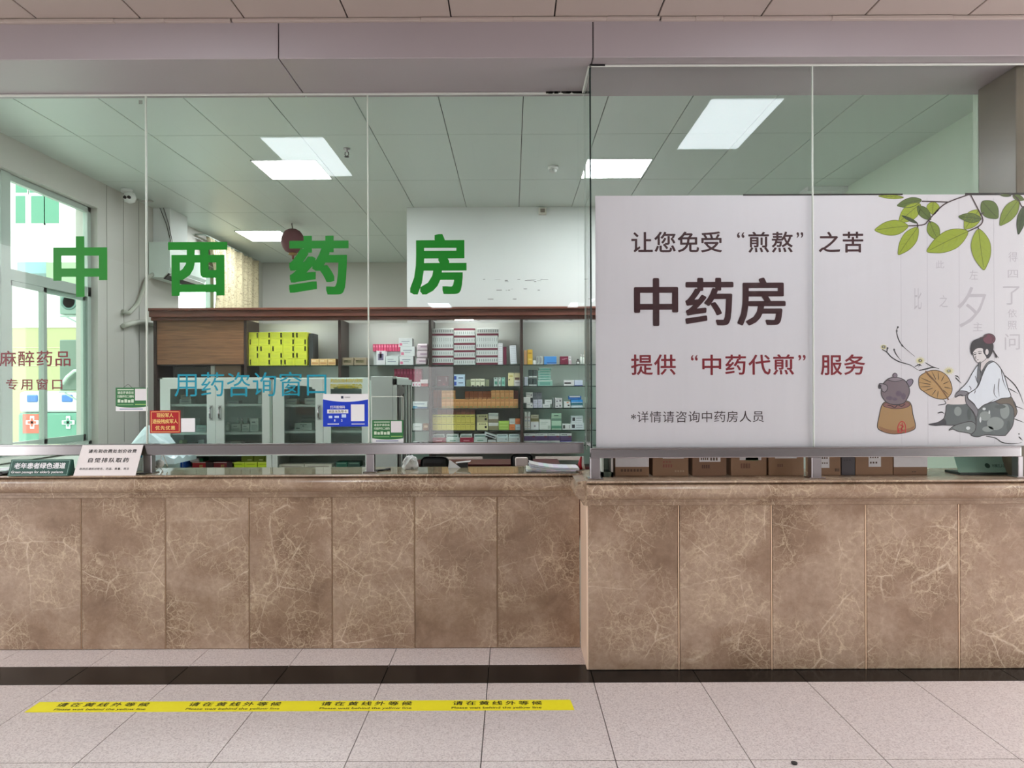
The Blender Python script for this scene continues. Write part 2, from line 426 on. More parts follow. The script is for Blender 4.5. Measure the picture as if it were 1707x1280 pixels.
# hall: right wall with an opening added for daylight, left wall with a long opening sized for daylight, back wall with an entrance
mb = MB()
for y0, y1, z0, z1 in ((HY, -.5, 0, CL), (-.5, 3.7, 3.6, CL), (3.7, 4.2, 0, CL), (-.5, 3.7, 0, .05)): mb.box(HX1, HX1+.15, y0, y1, z0, z1, M['wall_white'])
struct(mb, 'wall_hall_right')
mb = MB(); L0, L1, LZ0, LZ1 = -0.6, 3.7, .05, 3.6
for y0, y1, z0, z1 in ((HY, L0, 0, CL), (L0, L1, LZ1, CL), (L1, 4.5, 0, CL), (L0, L1, 0, LZ0)): mb.box(HX0-.15, HX0, y0, y1, z0, z1, M['wall_white'])
struct(mb, 'wall_hall_left')
mb = MB().box(-6.7, -3.0, HY-.15, HY, 0, CL, M['wall_white']).box(-1.8, 6.7, HY-.15, HY, 0, CL, M['wall_white']).box(-3.0, -1.8, HY-.15, HY, 2.3, CL, M['wall_white'])
struct(mb, 'wall_hall_back')

# pipe casing on the left wall, up at the ceiling
struct(B(XW, XX(285, YB, 345), YB-.02, YB+.4, 3.33, CR, M['wall_white'], .004), 'trim_2')

# ------------------------------------------------------------------ side windows
def side_window(name, y0, y1, z0, z1, posts, trans, low, glass):
    X0, X1 = XW-.115, XW-.065
    f = MB(); t = .055
    f.box(X0, X1, y0, y1, z0, z0+t, None, .004).box(X0, X1, y0, y1, z1-t, z1, None, .004)
    f.box(X0, X1, y0, y0+t, z0, z1, None, .004).box(X0, X1, y1-t, y1, z0, z1, None, .004)
    f.box(X0, X1, y0, y1, trans-.05, trans+.05, None, .004)
    for y in posts: f.box(X0, X1+.02, y-.055, y+.055, z0, z1, None, .004)
    o = struct(f, name, M['alu'])
    gl = B(X0+.022, X0+.028, y0+.02, y1-.02, z0+.02, z1-.02); gp = gl.build('pane', glass, o)
    for a, b in low:                        # sliding sashes under the transom
        s = MB(); d = .0 if (low.index((a, b)) % 2) else .026; t2 = .042
        s.box(X0+d, X0+d+.024, a, a+t2, z0+t, trans-.05).box(X0+d, X0+d+.024, b-t2, b, z0+t, trans-.05)
        s.box(X0+d, X0+d+.024, a, b, z0+t, z0+t+t2+.02).box(X0+d, X0+d+.024, a, b, trans-.05-t2, trans-.05)
        s.build('sash', M['alu'], o)
    return o
side_window('window_1', WY0, WY1, WZ0, WZ1, (5.63,), 2.63, ((4.68, 5.2), (5.16, 5.58), (5.68, 6.15), (6.11, 6.75)), M['window_glass'])
side_window('window_2', VY0, VY1, VZ0, VZ1, (9.5,), 2.6, ((8.5, 9.0), (8.96, 9.45), (9.55, 10.02), (9.98, 10.5)), M['window_glass'])
struct(B(XW-.06, XW+.06, WY0, WY1+.05, WZ0-.03, WZ0+.006, plain('window_sill_stone', (222, 226, 218), .3), .005), 'trim_3')

# ------------------------------------------------------------------ counters: marble slabs with joints, bullnose top
def counter(name, face, x0, x1, joints, ytop1, label):
    r = thing(name, ((x0+x1)/2, face+.2, 0), label, 'counter')
    mb = MB(); zt = .985
    ed = [x0]+[j for j in joints if x0 < j < x1]+[x1]
    gj = .0062 if face == FR else .0034
    for a, b in zip(ed, ed[1:]): mb.box(a+gj, b-gj, face, face+.025, 0.002, zt, M['marble'], .003, tile=random.random()*9)
    fil = plain('cream_joint_line', (224, 194, 162), .4) if face == FR else plain('tan_joint_line', (168, 138, 110), .5)  # cream and tan strips drawn along the joints as pale tile edges
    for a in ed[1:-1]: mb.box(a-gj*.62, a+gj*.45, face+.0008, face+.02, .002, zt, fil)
    mb.build('front_cladding', None, r)
    B(x0+.004, x1-.004, face+.018, face+.42, 0, zt, plain('stone_joint', (104, 84, 66), .8)).build('body', None, r)
    # moulded top
    prof = [(face+.004, .965), (face-.010, .972), (face-.010, .990), (face-.022, .993), (face-.022, 1.006)]
    n = 14; c = (face-.022, 1.053); R = .047
    prof += [(c[0]-R*math.sin(math.pi*k/n)*.95, c[1]-R*math.cos(math.pi*k/n)) for k in range(n+1)]
    prof += [(face-.03, 1.103), (face-.052, 1.106), (face-.056, 1.111), (face-.052, ZT), (ytop1, ZT), (ytop1, .99), (face+.004, .99)]
    return r, prof
jl = [XX(p, FL, 930) for p in (-3, 135, 275.5, 415, 553.5, 691, 829)]
jr = [XX(p, FR, 960) for p in (1131.5, 1286.5, 1443.5, 1599)]
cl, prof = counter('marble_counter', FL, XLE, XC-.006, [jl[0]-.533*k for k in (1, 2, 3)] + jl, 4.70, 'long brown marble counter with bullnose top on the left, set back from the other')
MB().prism(prof, 'x', XLE, XC-.006, M['marble']).build('moulded_top', None, cl)
B(XLE, XC-.02, FL-.03, 4.695, ZT-.002, ZT+.0005, plain('polished_stone_top', (150, 138, 112), .06)).build('polished_surface', None, cl)
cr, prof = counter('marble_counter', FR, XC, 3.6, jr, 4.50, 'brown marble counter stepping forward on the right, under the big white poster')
mb = MB()
mb.prism([(p[0], p[1]) for p in prof], 'x', XC-.005, 3.6, M['marble'])
mb.build('moulded_top', None, cr)
# return side of the forward counter
B(XC-.004, XC+.018, FR+.003, FL+.01, .002, .985, plain('side_lit_marble', (236, 208, 184), .3, 0, .06, 8), .003).build('side_panel', None, cr)  # lighter marble tone carries the daylight that falls on this side
mb = MB()      # bullnose returning along the side
sp = [(XC-.01 - (FR-p[0])*0.9, p[1]) for p in prof[:-3]]
sp = [(XC-.012-max(0, (FR-p[0]))*.9, p[1]) for p in prof[1:-4]]
sp = sp + [(XC+.02, ZT), (XC+.02, .968)]
mb.prism(sp, 'y', FR-.02, FL-.076, M['marble']); mb.build('side_moulding', None, cr)

# ------------------------------------------------------------------ stainless rails and posts carrying the glass
def rail(name, y, x0, x1, zb, zt, label):
    o = B(x0, x1, y-.03, y+.03, zb, zt, None, .004, seg=2)
    o.box(x0, x1, y-.034, y+.034, zt-.002, zt+.006, None, .002)
    return tag(o.build(name, M['steel']), label, 'rail')
zl0, zl1 = ZZ(756.5, YL, 600), ZZ(740, YL, 600); zr0, zr1 = ZZ(762, YR, 1200), ZZ(747, YR, 1200)
rail('steel_rail', YL, XLE, XX(973, YL, 755), zl0, zl1, 'polished steel rail under the glass of the left counter')
rail('steel_rail', YR, XX(984, YR, 755), 3.012, zr0, zr1, 'polished steel rail under the white poster')
def post(px, y, w, zt, label):
    x = XX(px, y, 775); r = thing('steel_post', (x, y, ZT), label, 'post', 'short steel posts under the rails')
    B(x-w/2, x+w/2, y-.028, y+.028, ZT, zt, None, .003).build('shaft', M['steel_dull'], r)
    B(x-w/2-.018, x+w/2+.018, y-.045, y+.045, ZT, ZT+.008, None, .003).build('base_plate', M['steel'], r)
post(249, YL, .055, zl0, 'steel post on the counter beside the white round webcam')
post(618, YL, .052, zl0, 'steel post on the counter beside the grey cabinet and the crumpled bag')
post(991.5, YR, .058, zr0, 'steel post at the corner end of the poster rail')
post(1358, YR, .058, zr0, 'steel post in the middle of the row of cartons')
post(1696, YR, .03, zr0, 'thin steel post put in for a bright reflection beside the stone pillar')  # post modelled in place of a bright upright reflection

# ------------------------------------------------------------------ glass panes
zlt = BZ0; G = .005
def pane(x0, x1, y, z0, z1, label, mat='glass', name='glass_pane'):
    return tag(B(x0, x1, y-G, y+G, z0, z1).build(name, M[mat]), label, 'glass pane', 'glass screen above the counter')
j1, j2, j3 = XX(244.5, YL, 450), XX(614, YL, 450), XX(975.5, YL, 450)
zl1 += .0065; zr1 += .0065
pane(XLE, j1-.002, YL, zl1, BZ0, 'clear glass pane with the dark red lettering, in front of the side window')
pane(j1+.002, j2-.002, YL, zl1, BZ0, 'clear glass pane with the teal lettering and the blue notice')
pane(j2+.002, j3, YL, zl1, BZ0, 'clear glass pane in front of the open medicine shelves')
xe = XX(986, YR, 450); j4 = XX(1354, YR, 200)
pane(xe, j4-.0015, YR, zr1, BZ0, 'dusty glass pane over the left half of the white poster', 'glass_dusty')
pane(j4+.0015, 3.10, YR, zr1, BZ0, 'dusty glass pane over the right half of the white poster, against the stone pillar', 'glass_dusty')
tag(B(xe-.0055, xe+.0045, YR+G+.001, YL-.017, zr1+.0, BZ0-.017).build('glass_pane', M['glass']), 'narrow return glass pane closing the corner between the two counters', 'glass pane', 'glass screen above the counter')
# silicone beads and the dark polished edge at the corner
sil = plain('silicone_bead', (214, 220, 210), .5); edge = plain('dark_green_glass_edge', (8, 34, 32), .15)
for i, x in enumerate((j1, j2)):
    tag(B(x-.004, x+.004, YL-.009, YL+.009, zl1, BZ0, sil, .002).build('joint_strip'), 'pale silicone joint on the glass, ' + ('left of the teal lettering', 'right of the blue notice')[i], 'strip')
tag(B(j3-.004, j3+.006, YL-.010, YL+.010, zl1-.05, BZ0, M['alu'], .002).build('joint_strip'), 'grey metal strip at the inner corner of the glass, beside the open shelves', 'strip')
tag(B(j4-.003, j4+.003, YR-.008, YR+.008, zr1, BZ0, sil, .002).build('joint_strip'), 'pale silicone joint over the middle of the white poster', 'strip')
tag(B(xe-.009, xe-.0005, YR-.008, YR+.005, zr1, BZ0-.015, edge, .001).build('joint_strip'), 'dark green polished glass edge at the outer corner', 'strip')
beadm = plain('ceiling_bead', (222, 224, 218), .4)
mb = MB(); mb.box(XLE, j3, YL-.016, YL-.006, BZ0-.016, BZ0-.001, beadm, .003); mb.box(xe, 3.10, YR-.018, YR-.006, BZ0-.014, BZ0-.001, beadm, .003)
mb.box(xe-.016, xe-.006, YR, YL, BZ0-.014, BZ0-.001, beadm, .003)
struct(mb, 'trim_4')
mb = MB(); rr = random.Random(5)      # grime left where the beads meet
for k in range(46):
    a = XX(976, YL, 158)-abs(rr.gauss(0, .10)); s = rr.uniform(.004, .014)
    mb.box(a-s, a+s, YL-.022, YL-.015, BZ0-.003-s*.9, BZ0-.001, M['seam'], .001)
tag(mb.build('grime'), 'dark grime at the top inner corner of the glass', 'grime', kind='stuff')
mb = MB()
mb.box(XX(982, YR, 108), XX(1008, YR, 108), YR-.022, YR-.017, BZ0-.012, BZ0-.002, M['black'], .001)
tag(mb.build('tape_scrap'), 'scrap of black tape at the top corner of the dusty glass', 'tape')

# ------------------------------------------------------------------ ceiling light panels
def panel(x0, x1, y0, y1, z, m, label, group=None, name='ceiling_light'):
    r = thing(name, ((x0+x1)/2, (y0+y1)/2, z), label, 'ceiling light', group)
    fr = MB(); t = .012
    fr.box(x0, x1, y0, y0+t, z-.006, z+.004).box(x0, x1, y1-t, y1, z-.006, z+.004).box(x0, x0+t, y0, y1, z-.006, z+.004).box(x1-t, x1, y0, y1, z-.006, z+.004)
    fr.build('frame', M['plastic_white'], r)
    B(x0+t, x1-t, y0+t, y1-t, z-.004, z+.002).build('diffuser', m, r)
panel(-2.385, -1.78, 6.21, 6.78, CR, M['lamp_room'], 'square ceiling light nearest the glass on the left side of the pharmacy')
panel(-3.67, -3.06, 9.0, 9.62, CR, M['lamp_room'], 'square ceiling light far back beside the curtain')
panel(.69, 1.30, 6.21, 6.78, CR, M['lamp_room'], 'square ceiling light behind the glass corner')
for x0, x1 in lamps_hall + [(-5.9, -5.3), (5.2, 5.8)]:  # the outer pair is added to brighten the hall
    for y in ((1.96, -9.5) if abs(x0) < 3 else (1.96,)):
        panel(x0, x1, y, y+1.09, CL, M['lamp_lobby'], 'long ceiling light of the hall, outer pair added for brightness', 'long ceiling lights of the hall')
# ------------------------------------------------------------------ outside the side window
GZ = -.75
struct(B(-60, XW-.5, -14, 60, GZ-.1, GZ, plain('yard_concrete', (190, 192, 186), .8)), 'ground_yard')
YF = 26.0
fw = plain('white_facade', (226, 228, 224), .8, 0, .01); yel = plain('pale_yellow_wall', (150, 152, 112), .8)
grn = plain('sea_green_window', (66, 122, 98), .2)
r = thing('hospital_building', (XX(60, YF), YF, GZ), 'white building with green windows across the yard, seen through the side window', 'building')
mb = MB(); xa, xb = -40, XX(137, YF)
mb.box(xa, xb, YF, YF+4, ZZ(546, YF, 60), 14, fw); mb.build('upper_wall', None, r)
mb = MB(); mb.box(xa, xb, YF+.05, YF+4, GZ, ZZ(546, YF, 60), yel)
for py in (580, 610): mb.box(xa, xb, YF+.03, YF+.06, ZZ(py, YF, 60), ZZ(py-1.2, YF, 60), rgbm((190, 184, 140)))
mb.build('lower_wall', None, r)
for x0, x1, y0, y1 in ((-12, 6, 327, 373), (28, 44, 327, 373), (54, 75, 327, 373), (77, 100, 327, 373), (28, 47, 288, 322), (51, 92, 288, 322), (-12, 6, 288, 322)):
    a, b = W(x0, y1, YF), W(x1, y0, YF)
    f = B(a.x-.06, b.x+.06, YF-.06, YF+.05, a.z-.06, b.z+.06, fw).build('window', None, r)
    B(a.x, b.x, YF-.07, YF-.03, a.z, b.z, grn).build('pane', None, f)
tag(B(XX(30, 25.2, 445), XX(80, 25.2, 445), 25.15, YF, ZZ(456, 25.2, 50), ZZ(437, 25.2, 50), plain('pale_blue_sheet', (112, 144, 150), .5)).build('sheet_canopy'), 'pale blue corrugated sheet on the white building across the yard', 'canopy')
tag(B(XX(80, 25.0, 455), XX(131, 25.0, 455), 24.9, YF, ZZ(475, 25, 100), ZZ(438, 25, 100), plain('pale_green_sheet', (124, 142, 114), .5)).build('sheet_canopy'), 'pale green sheet beside the blue one on the building across the yard', 'canopy')
# pale green pier just outside the window
yp = 9.0
struct(B(XX(135.3, yp), XX(172, yp), yp-.01, yp+.5, GZ, 6, plain('pale_green_pier', (136, 152, 104), .7)), 'pillar_yard')
# metal duct box and air conditioner unit on brackets, hung off the pier
Y2 = 9.0
r = thing('condenser_unit', (XX(118, Y2, 508), Y2, ZZ(525, Y2, 118)), 'air conditioner condenser on brackets outside the side window', 'air conditioner')
a, b = W(99, 524, Y2), W(135, 487, Y2)
B(a.x, b.x, Y2, Y2+.35, a.z, b.z, plain('condenser_green_white', (110, 134, 122), .5), .01).build('casing', None, r)
mb = MB()
for k in (.10, .075, .05): mb.lathe([(k, 0), (k+.006, 0), (k+.006, .008), (k, .008)], (a.x+.13, Y2-.008, (a.z+b.z)/2+.02), rgbm((60, 96, 86)), 20, 'y')
mb.build('fan_grille', None, r)
mb = MB(); mb.tube([(a.x, Y2+.02, a.z-.02), (b.x, Y2+.02, a.z-.02), (b.x, Y2+.02, a.z-.14), (a.x+.06, Y2+.02, a.z-.02)], .012, rgbm((140, 160, 150)))
mb.build('bracket', None, r)
a, b = W(99, 651, Y2), W(134, 566, Y2)
r = thing('metal_duct_box', (a.x, Y2, a.z), 'grey green metal box with a hose, hung outside the side window', 'box')
B(a.x, b.x, Y2, Y2+.4, a.z, b.z, plain('duct_grey_green', (96, 116, 102), .5), .012).build('casing', None, r)
MB().tube([W(104, 640, Y2-.06), W(112, 628, Y2-.06), W(124, 618, Y2-.06), W(134, 618, Y2-.04)], .022, rgbm((190, 210, 200))).build('hose', None, r)
MB().tube([W(99, 653, Y2), W(137, 653, Y2), W(137, 672, Y2), W(108, 655, Y2)], .012, rgbm((150, 170, 160))).build('bracket', None, r)
# ambulance
YA = 17.0
r = thing('ambulance', (XX(84, YA), YA, GZ), 'white and green ambulance with crosses, parked outside the side window', 'ambulance')
aw = plain('ambulance_white', (190, 192, 192), .3); ag = plain('ambulance_green', (78, 128, 108), .35)
a, b = W(30, 740, YA), W(136, 652, YA)
zm = ZZ(688, YA, 85)
B(a.x, b.x, YA, YA+4.6, zm, b.z, aw, .12, seg=3).build('upper_body', None, r)
B(a.x, b.x, YA-.02, YA+4.6, GZ+.35, zm, ag, .05).build('lower_body', None, r)
for x0, x1 in ((46, 63), (104, 121)): B(XX(x0, YA), XX(x1, YA), YA-.05, YA+.05, ZZ(670, YA, 85), ZZ(658, YA, 85), plain('blue_beacon', (50, 96, 160), .3), .02).build('beacon', None, r)
for cx, red in ((54, 1), (114, 0)):
    c = W(cx, 704, YA-.03); em = MB()
    if red: em.box(XX(39, YA), XX(73, YA), YA-.03, YA-.02, ZZ(722, YA, 54), ZZ(690, YA, 54), plain('red_panel', (170, 80, 60), .4))
    for w_, h_ in ((.16, .055), (.055, .16)):
        em.box(c.x-w_, c.x+w_, YA-.045, YA-.03, c.z-h_, c.z+h_, aw, .01)
    for w_, h_ in ((.105, .03), (.03, .105)):
        em.box(c.x-w_, c.x+w_, YA-.05, YA-.044, c.z-h_, c.z+h_, plain('red_panel', (170, 80, 60), .4) if red else ag)
    em.build('cross_emblem', None, r)
for sx in (a.x+.35, b.x-.35):
    MB().lathe([(.1, -.12), (.33, -.12), (.35, 0), (.33, .12), (.1, .12)], (sx, YA+.7, GZ+.35), M['black'], 24, 'x').build('wheel', None, r)

# ------------------------------------------------------------------ on the left wall and pharmacy ceiling
# wall air conditioner
yA0, yA1, xA = 7.74, 8.66, XW+.25; zb, zt = ZZ(465, yA0, 260), ZZ(403, yA0, 260)
r = thing('wall_air_conditioner', (XW+.12, 8.2, zb), 'white wall mounted air conditioner on the left wall beside the curtain', 'air conditioner')
pr = [(XW+.01, zb+.02), (XW+.17, zb+.02), (XW+.225, zb+.075), (xA, zb+.13), (xA, zt-.05), (xA-.03, zt), (XW+.01, zt)]
MB().prism(pr, 'y', yA0, yA1, plain('aircon_white', (214, 228, 220), .4)).build('casing', None, r)
MB().prism([(XW+.16, zb+.012), (XW+.172, zb+.004), (XW+.232, zb+.062), (XW+.222, zb+.076)], 'y', yA0+.03, yA1-.05, M['black']).build('outlet', None, r)
MB().prism([(XW+.215, zb+.05), (XW+.245, zb+.085), (XW+.25, zb+.08), (XW+.22, zb+.045)], 'y', yA0+.05, yA1-.07, M['plastic_white']).build('louvre', None, r)
hoseA = [Vector((XW+.05, yA0+.02, zb+.06)), Vector((XW+.05, yA0-.12, zb-.02)), Vector((XW+.05, yA0-.20, zb-.16)), Vector((XW+.05, yA0-.30, zb-.32)), Vector((XW+.05, yA0-.47, zb-.44)), Vector((XW+.028, yA0-.56, zb-.43))]
tag(MB().tube(hoseA, .022, M['rubber'], 10).build('insulated_pipe'), 'pale insulated pipe curving from the air conditioner into the left wall', 'pipe')
h2 = [Vector((XW+.034, 7.18+.06*k, 2.33+.08*math.sin(k*.2))) for k in range(0, 12)] + [Vector((XW+.05, 8.0, 2.50)), Vector((XW+.05, 8.3, 2.50))]
tag(MB().tube(h2, [.025 + .005*(k % 2) for k in range(len(h2))], plain('corrugated_hose', (182, 184, 172), .6, 0, .15, 60), 12).build('flexible_duct'), 'grey flexible duct running along the left wall to the shelves', 'duct')
for k, (a, b) in enumerate((((266, 345), (285, 440)), ((272, 345), (287, 402)))):
    p, q = W(a[0], a[1], YB-.03), W(b[0], 403, YB-.03)
    tag(MB().tube([p, p*.5+q*.5+Vector((.015, -.005, 0)), q], .004, M['black'], 6).build('cable'), ('thin black cable hanging down the casing to the air conditioner, left one', 'thin black cable hanging down the casing to the air conditioner, right one')[k], 'cable')
# dome camera
c = W(216, 329, 7.1)
r = thing('security_camera', (c.x, c.y, CR), 'white security camera under the ceiling at the left wall', 'security camera')
MB().lathe([(.055, 0), (.055, -.03), (.045, -.035)], (c.x-.03, c.y, CR), M['plastic_white'], 20).build('mount', None, r)
MB().lathe([(.02, .055), (.05, .04), (.062, 0), (.05, -.045), (.022, -.06)], (c.x+.0, c.y, CR-.085), M['plastic_white'], 20).build('housing', None, r)
mb = MB()
for dx in (-.02, .022): mb.lathe([(.016, 0), (.016, -.02), (.01, -.024)], (c.x+dx+.005, c.y-.048, CR-.10), M['black'], 14, 'y')
mb.build('lens', None, r)
tag(MB().tube([W(229.5, 333, 7.2), W(240, 335, 7.3), W(256, 335, 7.6)], .012, rgbm((170, 172, 164))).build('conduit'), 'short grey conduit beside the security camera', 'conduit')
# smoke detector, sprinkler, sounder box
c = W(922, 279, 6.43)
r = thing('smoke_detector', (c.x, c.y, CR), 'white round smoke detector on the pharmacy ceiling', 'smoke detector')
MB().lathe([(.05, 0), (.05, -.022), (.042, -.028)], (c.x, c.y, CR), M['plastic_white'], 24).build('base', None, r)
MB().lathe([(.034, -.028), (.034, -.046), (.022, -.056)], (c.x, c.y, CR), rgbm((210, 214, 210)), 24).build('sensor_head', None, r)
c = W(578, 247, 5.92)
r = thing('sprinkler_head', (c.x, c.y, CR), 'small metal sprinkler head beside the ceiling light', 'sprinkler')
MB().lathe([(.03, 0), (.03, -.006), (.010, -.010), (.010, -.03), (.006, -.034)], (c.x, c.y, CR), M['steel_dull'], 14).build('body', None, r)
MB().tube([(c.x-.013, c.y, CR-.03), (c.x-.016, c.y, CR-.055), (c.x, c.y, CR-.07), (c.x+.016, c.y, CR-.055), (c.x+.013, c.y, CR-.03)], .0035, M['black']).build('yoke', None, r)
MB().lathe([(.020, -.07), (.020, -.074)], (c.x, c.y, CR), M['black'], 14).build('deflector', None, r)
a, b = W(898, 357, YB-.05), W(911, 345, YB-.05)
r = thing('alarm_sounder', (a.x, YB, a.z), 'small white box under the ceiling on the white back wall', 'sounder')
B(a.x, b.x, YB-.05, YB, a.z, b.z, rgbm((214, 212, 202)), .006).build('housing', None, r)
B(a.x+.02, b.x-.02, YB-.054, YB-.049, a.z+.02, b.z-.02, rgbm((120, 110, 100))).build('grille', None, r)
# red lantern
c = W(488, 402, 8.6)
r = thing('paper_lantern', (c.x, c.y, c.z-.2), 'dusky red paper lantern hanging from the pharmacy ceiling', 'lantern')
MB().tube([(c.x, c.y, c.z+.15), (c.x-.01, c.y, c.z+.22), (c.x+.005, c.y, c.z+.28), (c.x, c.y, CR)], .006, M['black']).build('hanging_cord', None, r)
prof = [(.05, .15)]+[(.05+.092*math.sin(math.pi*k/12)**.6 + .003*(k % 2), .15-.30*k/12) for k in range(1, 12)]+[(.05, -.15)]
MB().lathe(prof, c, plain('lantern_red', (112, 62, 70), .6), 28).build('shade', None, r)
MB().lathe([(.052, -.15), (.055, -.17), (.03, -.18)], c, rgbm((150, 120, 70))).build('bottom_ring', None, r)
MB().tube([(c.x, c.y, c.z-.17), (c.x+.004, c.y, c.z-.23)], [.018, .012], rgbm((120, 60, 50))).build('tassel', None, r)
# curtain over the far side window: pleated cloth with a faint brushed print
k = NT('printed_curtain_cloth'); k.p.inputs['Roughness'].default_value = .9
mp = k.add('ShaderNodeMapping'); mp.inputs['Scale'].default_value = (1, 3.2, 3.2); k.link(k.coord(), mp.inputs[0])
nz = k.add('ShaderNodeTexNoise', Scale=3.2, Detail=2.0); nz.inputs['Distortion'].default_value = 2.2; k.link(mp.outputs[0], nz.inputs['Vector'])
col = k.mix(k.ramp(nz.outputs[0], [(.47, 0.0), (.5, .8), (.53, 0.0)]), lin((184, 172, 142)), lin((92, 80, 68)))
k.link(col, k.p.inputs['Base Color'])
mb = MB(); NY, NZ = 90, 10; grid = []
for i in range(NY+1):
    y = 8.95 + 1.75*i/NY; row = []
    for j in range(NZ+1):
        t = j/NZ; z = 3.66 - 1.45*t
        pull = (.28*math.sin(min(1, t*1.1)*math.pi)*max(0, 1-(i/NY)*2.4))
        row.append(mb.bm.verts.new((XW+.12+.035*math.sin(i*.95+.4*t)+.02*math.sin(i*.37), y+pull, z)))
    grid.append(row)
fs = []
for i in range(NY):
    for j in range(NZ):
        f = mb.bm.faces.new((grid[i][j], grid[i+1][j], grid[i+1][j+1], grid[i][j+1])); f.smooth = True; fs.append(f)
mb._fin(fs, k.m)
r = thing('window_curtain', (XW+.12, 9.8, 2.2), 'cream curtain with faint brushed print, over the far side window', 'curtain')
o = mb.build('cloth', None, r); sm = o.modifiers.new('thickness', 'SOLIDIFY'); sm.thickness = .006
MB().tube([(XW+.0, 8.9, 3.68), (XW+.12, 8.9, 3.68), (XW+.12, 10.75, 3.68), (XW+.0, 10.75, 3.68)], .012, M['alu']).build('curtain_rod', None, r)
# ------------------------------------------------------------------ open medicine shelves along the back
YS, YSB = 7.45, 7.83
SP = F_/7.5                      # pixels per metre at the front of the goods
def shz(py): return CAMZ - (py-645)/(F_/YS)
ZS = [shz(607.5), shz(643.5), shz(680.2), shz(717), shz(742)]   # tops of the glass shelves
xd = [XX(258, YS, 600), XX(409, YS, 600), XX(566, YS, 600), XX(717, YS, 600), XX(869.5, YS, 600), XX(1030, YS, 600), 2.4]
SX0, SX1 = XX(255, YS, 520), 2.42
r = thing('medicine_shelf_unit', ((SX0+SX1)/2, YS+.2, 0), 'long wooden shelf unit with glass shelves full of medicine, at the back', 'shelf unit')
zc0, zc1 = shz(532), shz(513)
fillm = lamp_mat('added_shelf_glow', (.96, 1.0, .98), 30.0)  # glow of the strips added to brighten the shelves
mb = MB(); mb.box(SX0, SX1, YS-.09, YSB, zc0+.03, zc1-.02, None, .006); mb.box(SX0-.02, SX1, YS-.12, YSB, zc1-.03, zc1, None, .008); mb.box(SX0, SX1, YS-.05, YS-.01, zc0-.004, zc0+.03, None, .004)
mb.build('cornice', M['wood'], r)
for i, x in enumerate(xd):
    B(x-.016, x+.016, YS, YSB, .0, zc0+.005, None, .003).build('upright', M['dark_wood'], r)
B(SX0+.03, SX1, YSB-.012, YSB+.006, .02, zc0, None).build('back_panel', M['board'], r)
B(xd[0]+.02, xd[-1]-.02, YS+.04, YSB-.012, .03, .78, None).build('lower_body', M['maroon'], r)
B(xd[0]+.018, xd[1]-.018, YS+.01, YS+.035, shz(605), zc0+.002, None, .003).build('sliding_panel', M['wood_panel'], r)
B(xd[0]+.018, xd[1]-.018, YS+.02, YSB-.02, shz(606.5), shz(605), None).build('panel_shelf', M['dark_wood'], r)
for i in range(1, 6):
    for j, z in enumerate(ZS):
        B(xd[i]+.018, xd[i+1]-.018, YS+.012, YSB-.014, z-.010, z, None, .001).build('glass_shelf', M['shelf_glass'], r)
        B(xd[i]+.018, xd[i+1]-.018, YS+.006, YS+.012, z-.010, z, None).build('shelf_edge', plain('dark_glass_edge', (34, 50, 44), .2), r)
for px in (724, 796, 876, 950, 612): B(XX(px, YS), XX(px, YS)+.03, YS-.012, YS+.02, zc0-.012, zc0+.02).build('downlight_holder', M['steel_dull'], r)
B(XX(759, YS), XX(789, YS), YS-.012, YS+.01, zc0-.010, zc0, fillm).build('added_glow_strip', None, r)  # added glowing strip in place of a bright reflection
for i in range(1, 6):
    xm = (xd[i]+xd[i+1])/2; B(xm-.34, xm+.34, YS+.03, YS+.055, zc0+.018, zc0+.029, fillm).build('added_glow_strip', None, r)  # unseen strips added behind the cornice lip to brighten each bay
# lower doors under the shelves
for px in (766, 930): B(XX(px, YS)-.25, XX(px, YS)+.25, YS+.02, YS+.045, .86, .90, None, .002).build('drawer_strip', plain('pale_drawer_label', (214, 196, 190), .5), r)

# a box of goods: size in pixels of the photo, standing on a shelf; each is an object of its own
def dark(c, k=.8): return tuple(max(0, v*k) for v in c)
def goods(name, x0, x1, h0, h1, z, rgb, label, cat='box', group=None, back=0.0, deep=.11, marks=(), rot=0.0, bev=.0015, py=None, Y=7.5):
    s = F_/Y
    a, b = XX(x0, Y, py or 640), XX(x1, Y, py or 640); y0 = Y+back; zb, zt = z+h0/s+.0004, z+h1/s-.0004
    a += .0006; b -= .0006
    if Y == 7.5:
        for x in xd:
            if abs(a-x) < .017: a = x+.0175
            if abs(b-x) < .017: b = x-.0175
    mb = MB(); mb.box(a, b, y0, y0+deep, zb, zt, rgbm(rgb), bev)
    for (u0, u1, v0, v1, c) in marks:        # printed bands and patches on the front, as shares of its width and height
        mb.box(a+(b-a)*u0, a+(b-a)*u1, y0-.0006, y0+.001, zb+(zt-zb)*v0, zb+(zt-zb)*v1, rgbm(c))
    if rot: bmesh.ops.rotate(mb.bm, verts=mb.bm.verts[:], cent=((a+b)/2, y0, zb), matrix=Matrix.Rotation(rot, 3, 'Y'))
    return tag(mb.build(name), label, cat, group)
ORD = ('first', 'second', 'third', 'fourth', 'fifth', 'sixth', 'seventh', 'eighth', 'ninth', 'tenth', 'eleventh', 'twelfth', 'thirteenth', 'fourteenth', 'fifteenth', 'sixteenth', 'seventeenth', 'eighteenth')
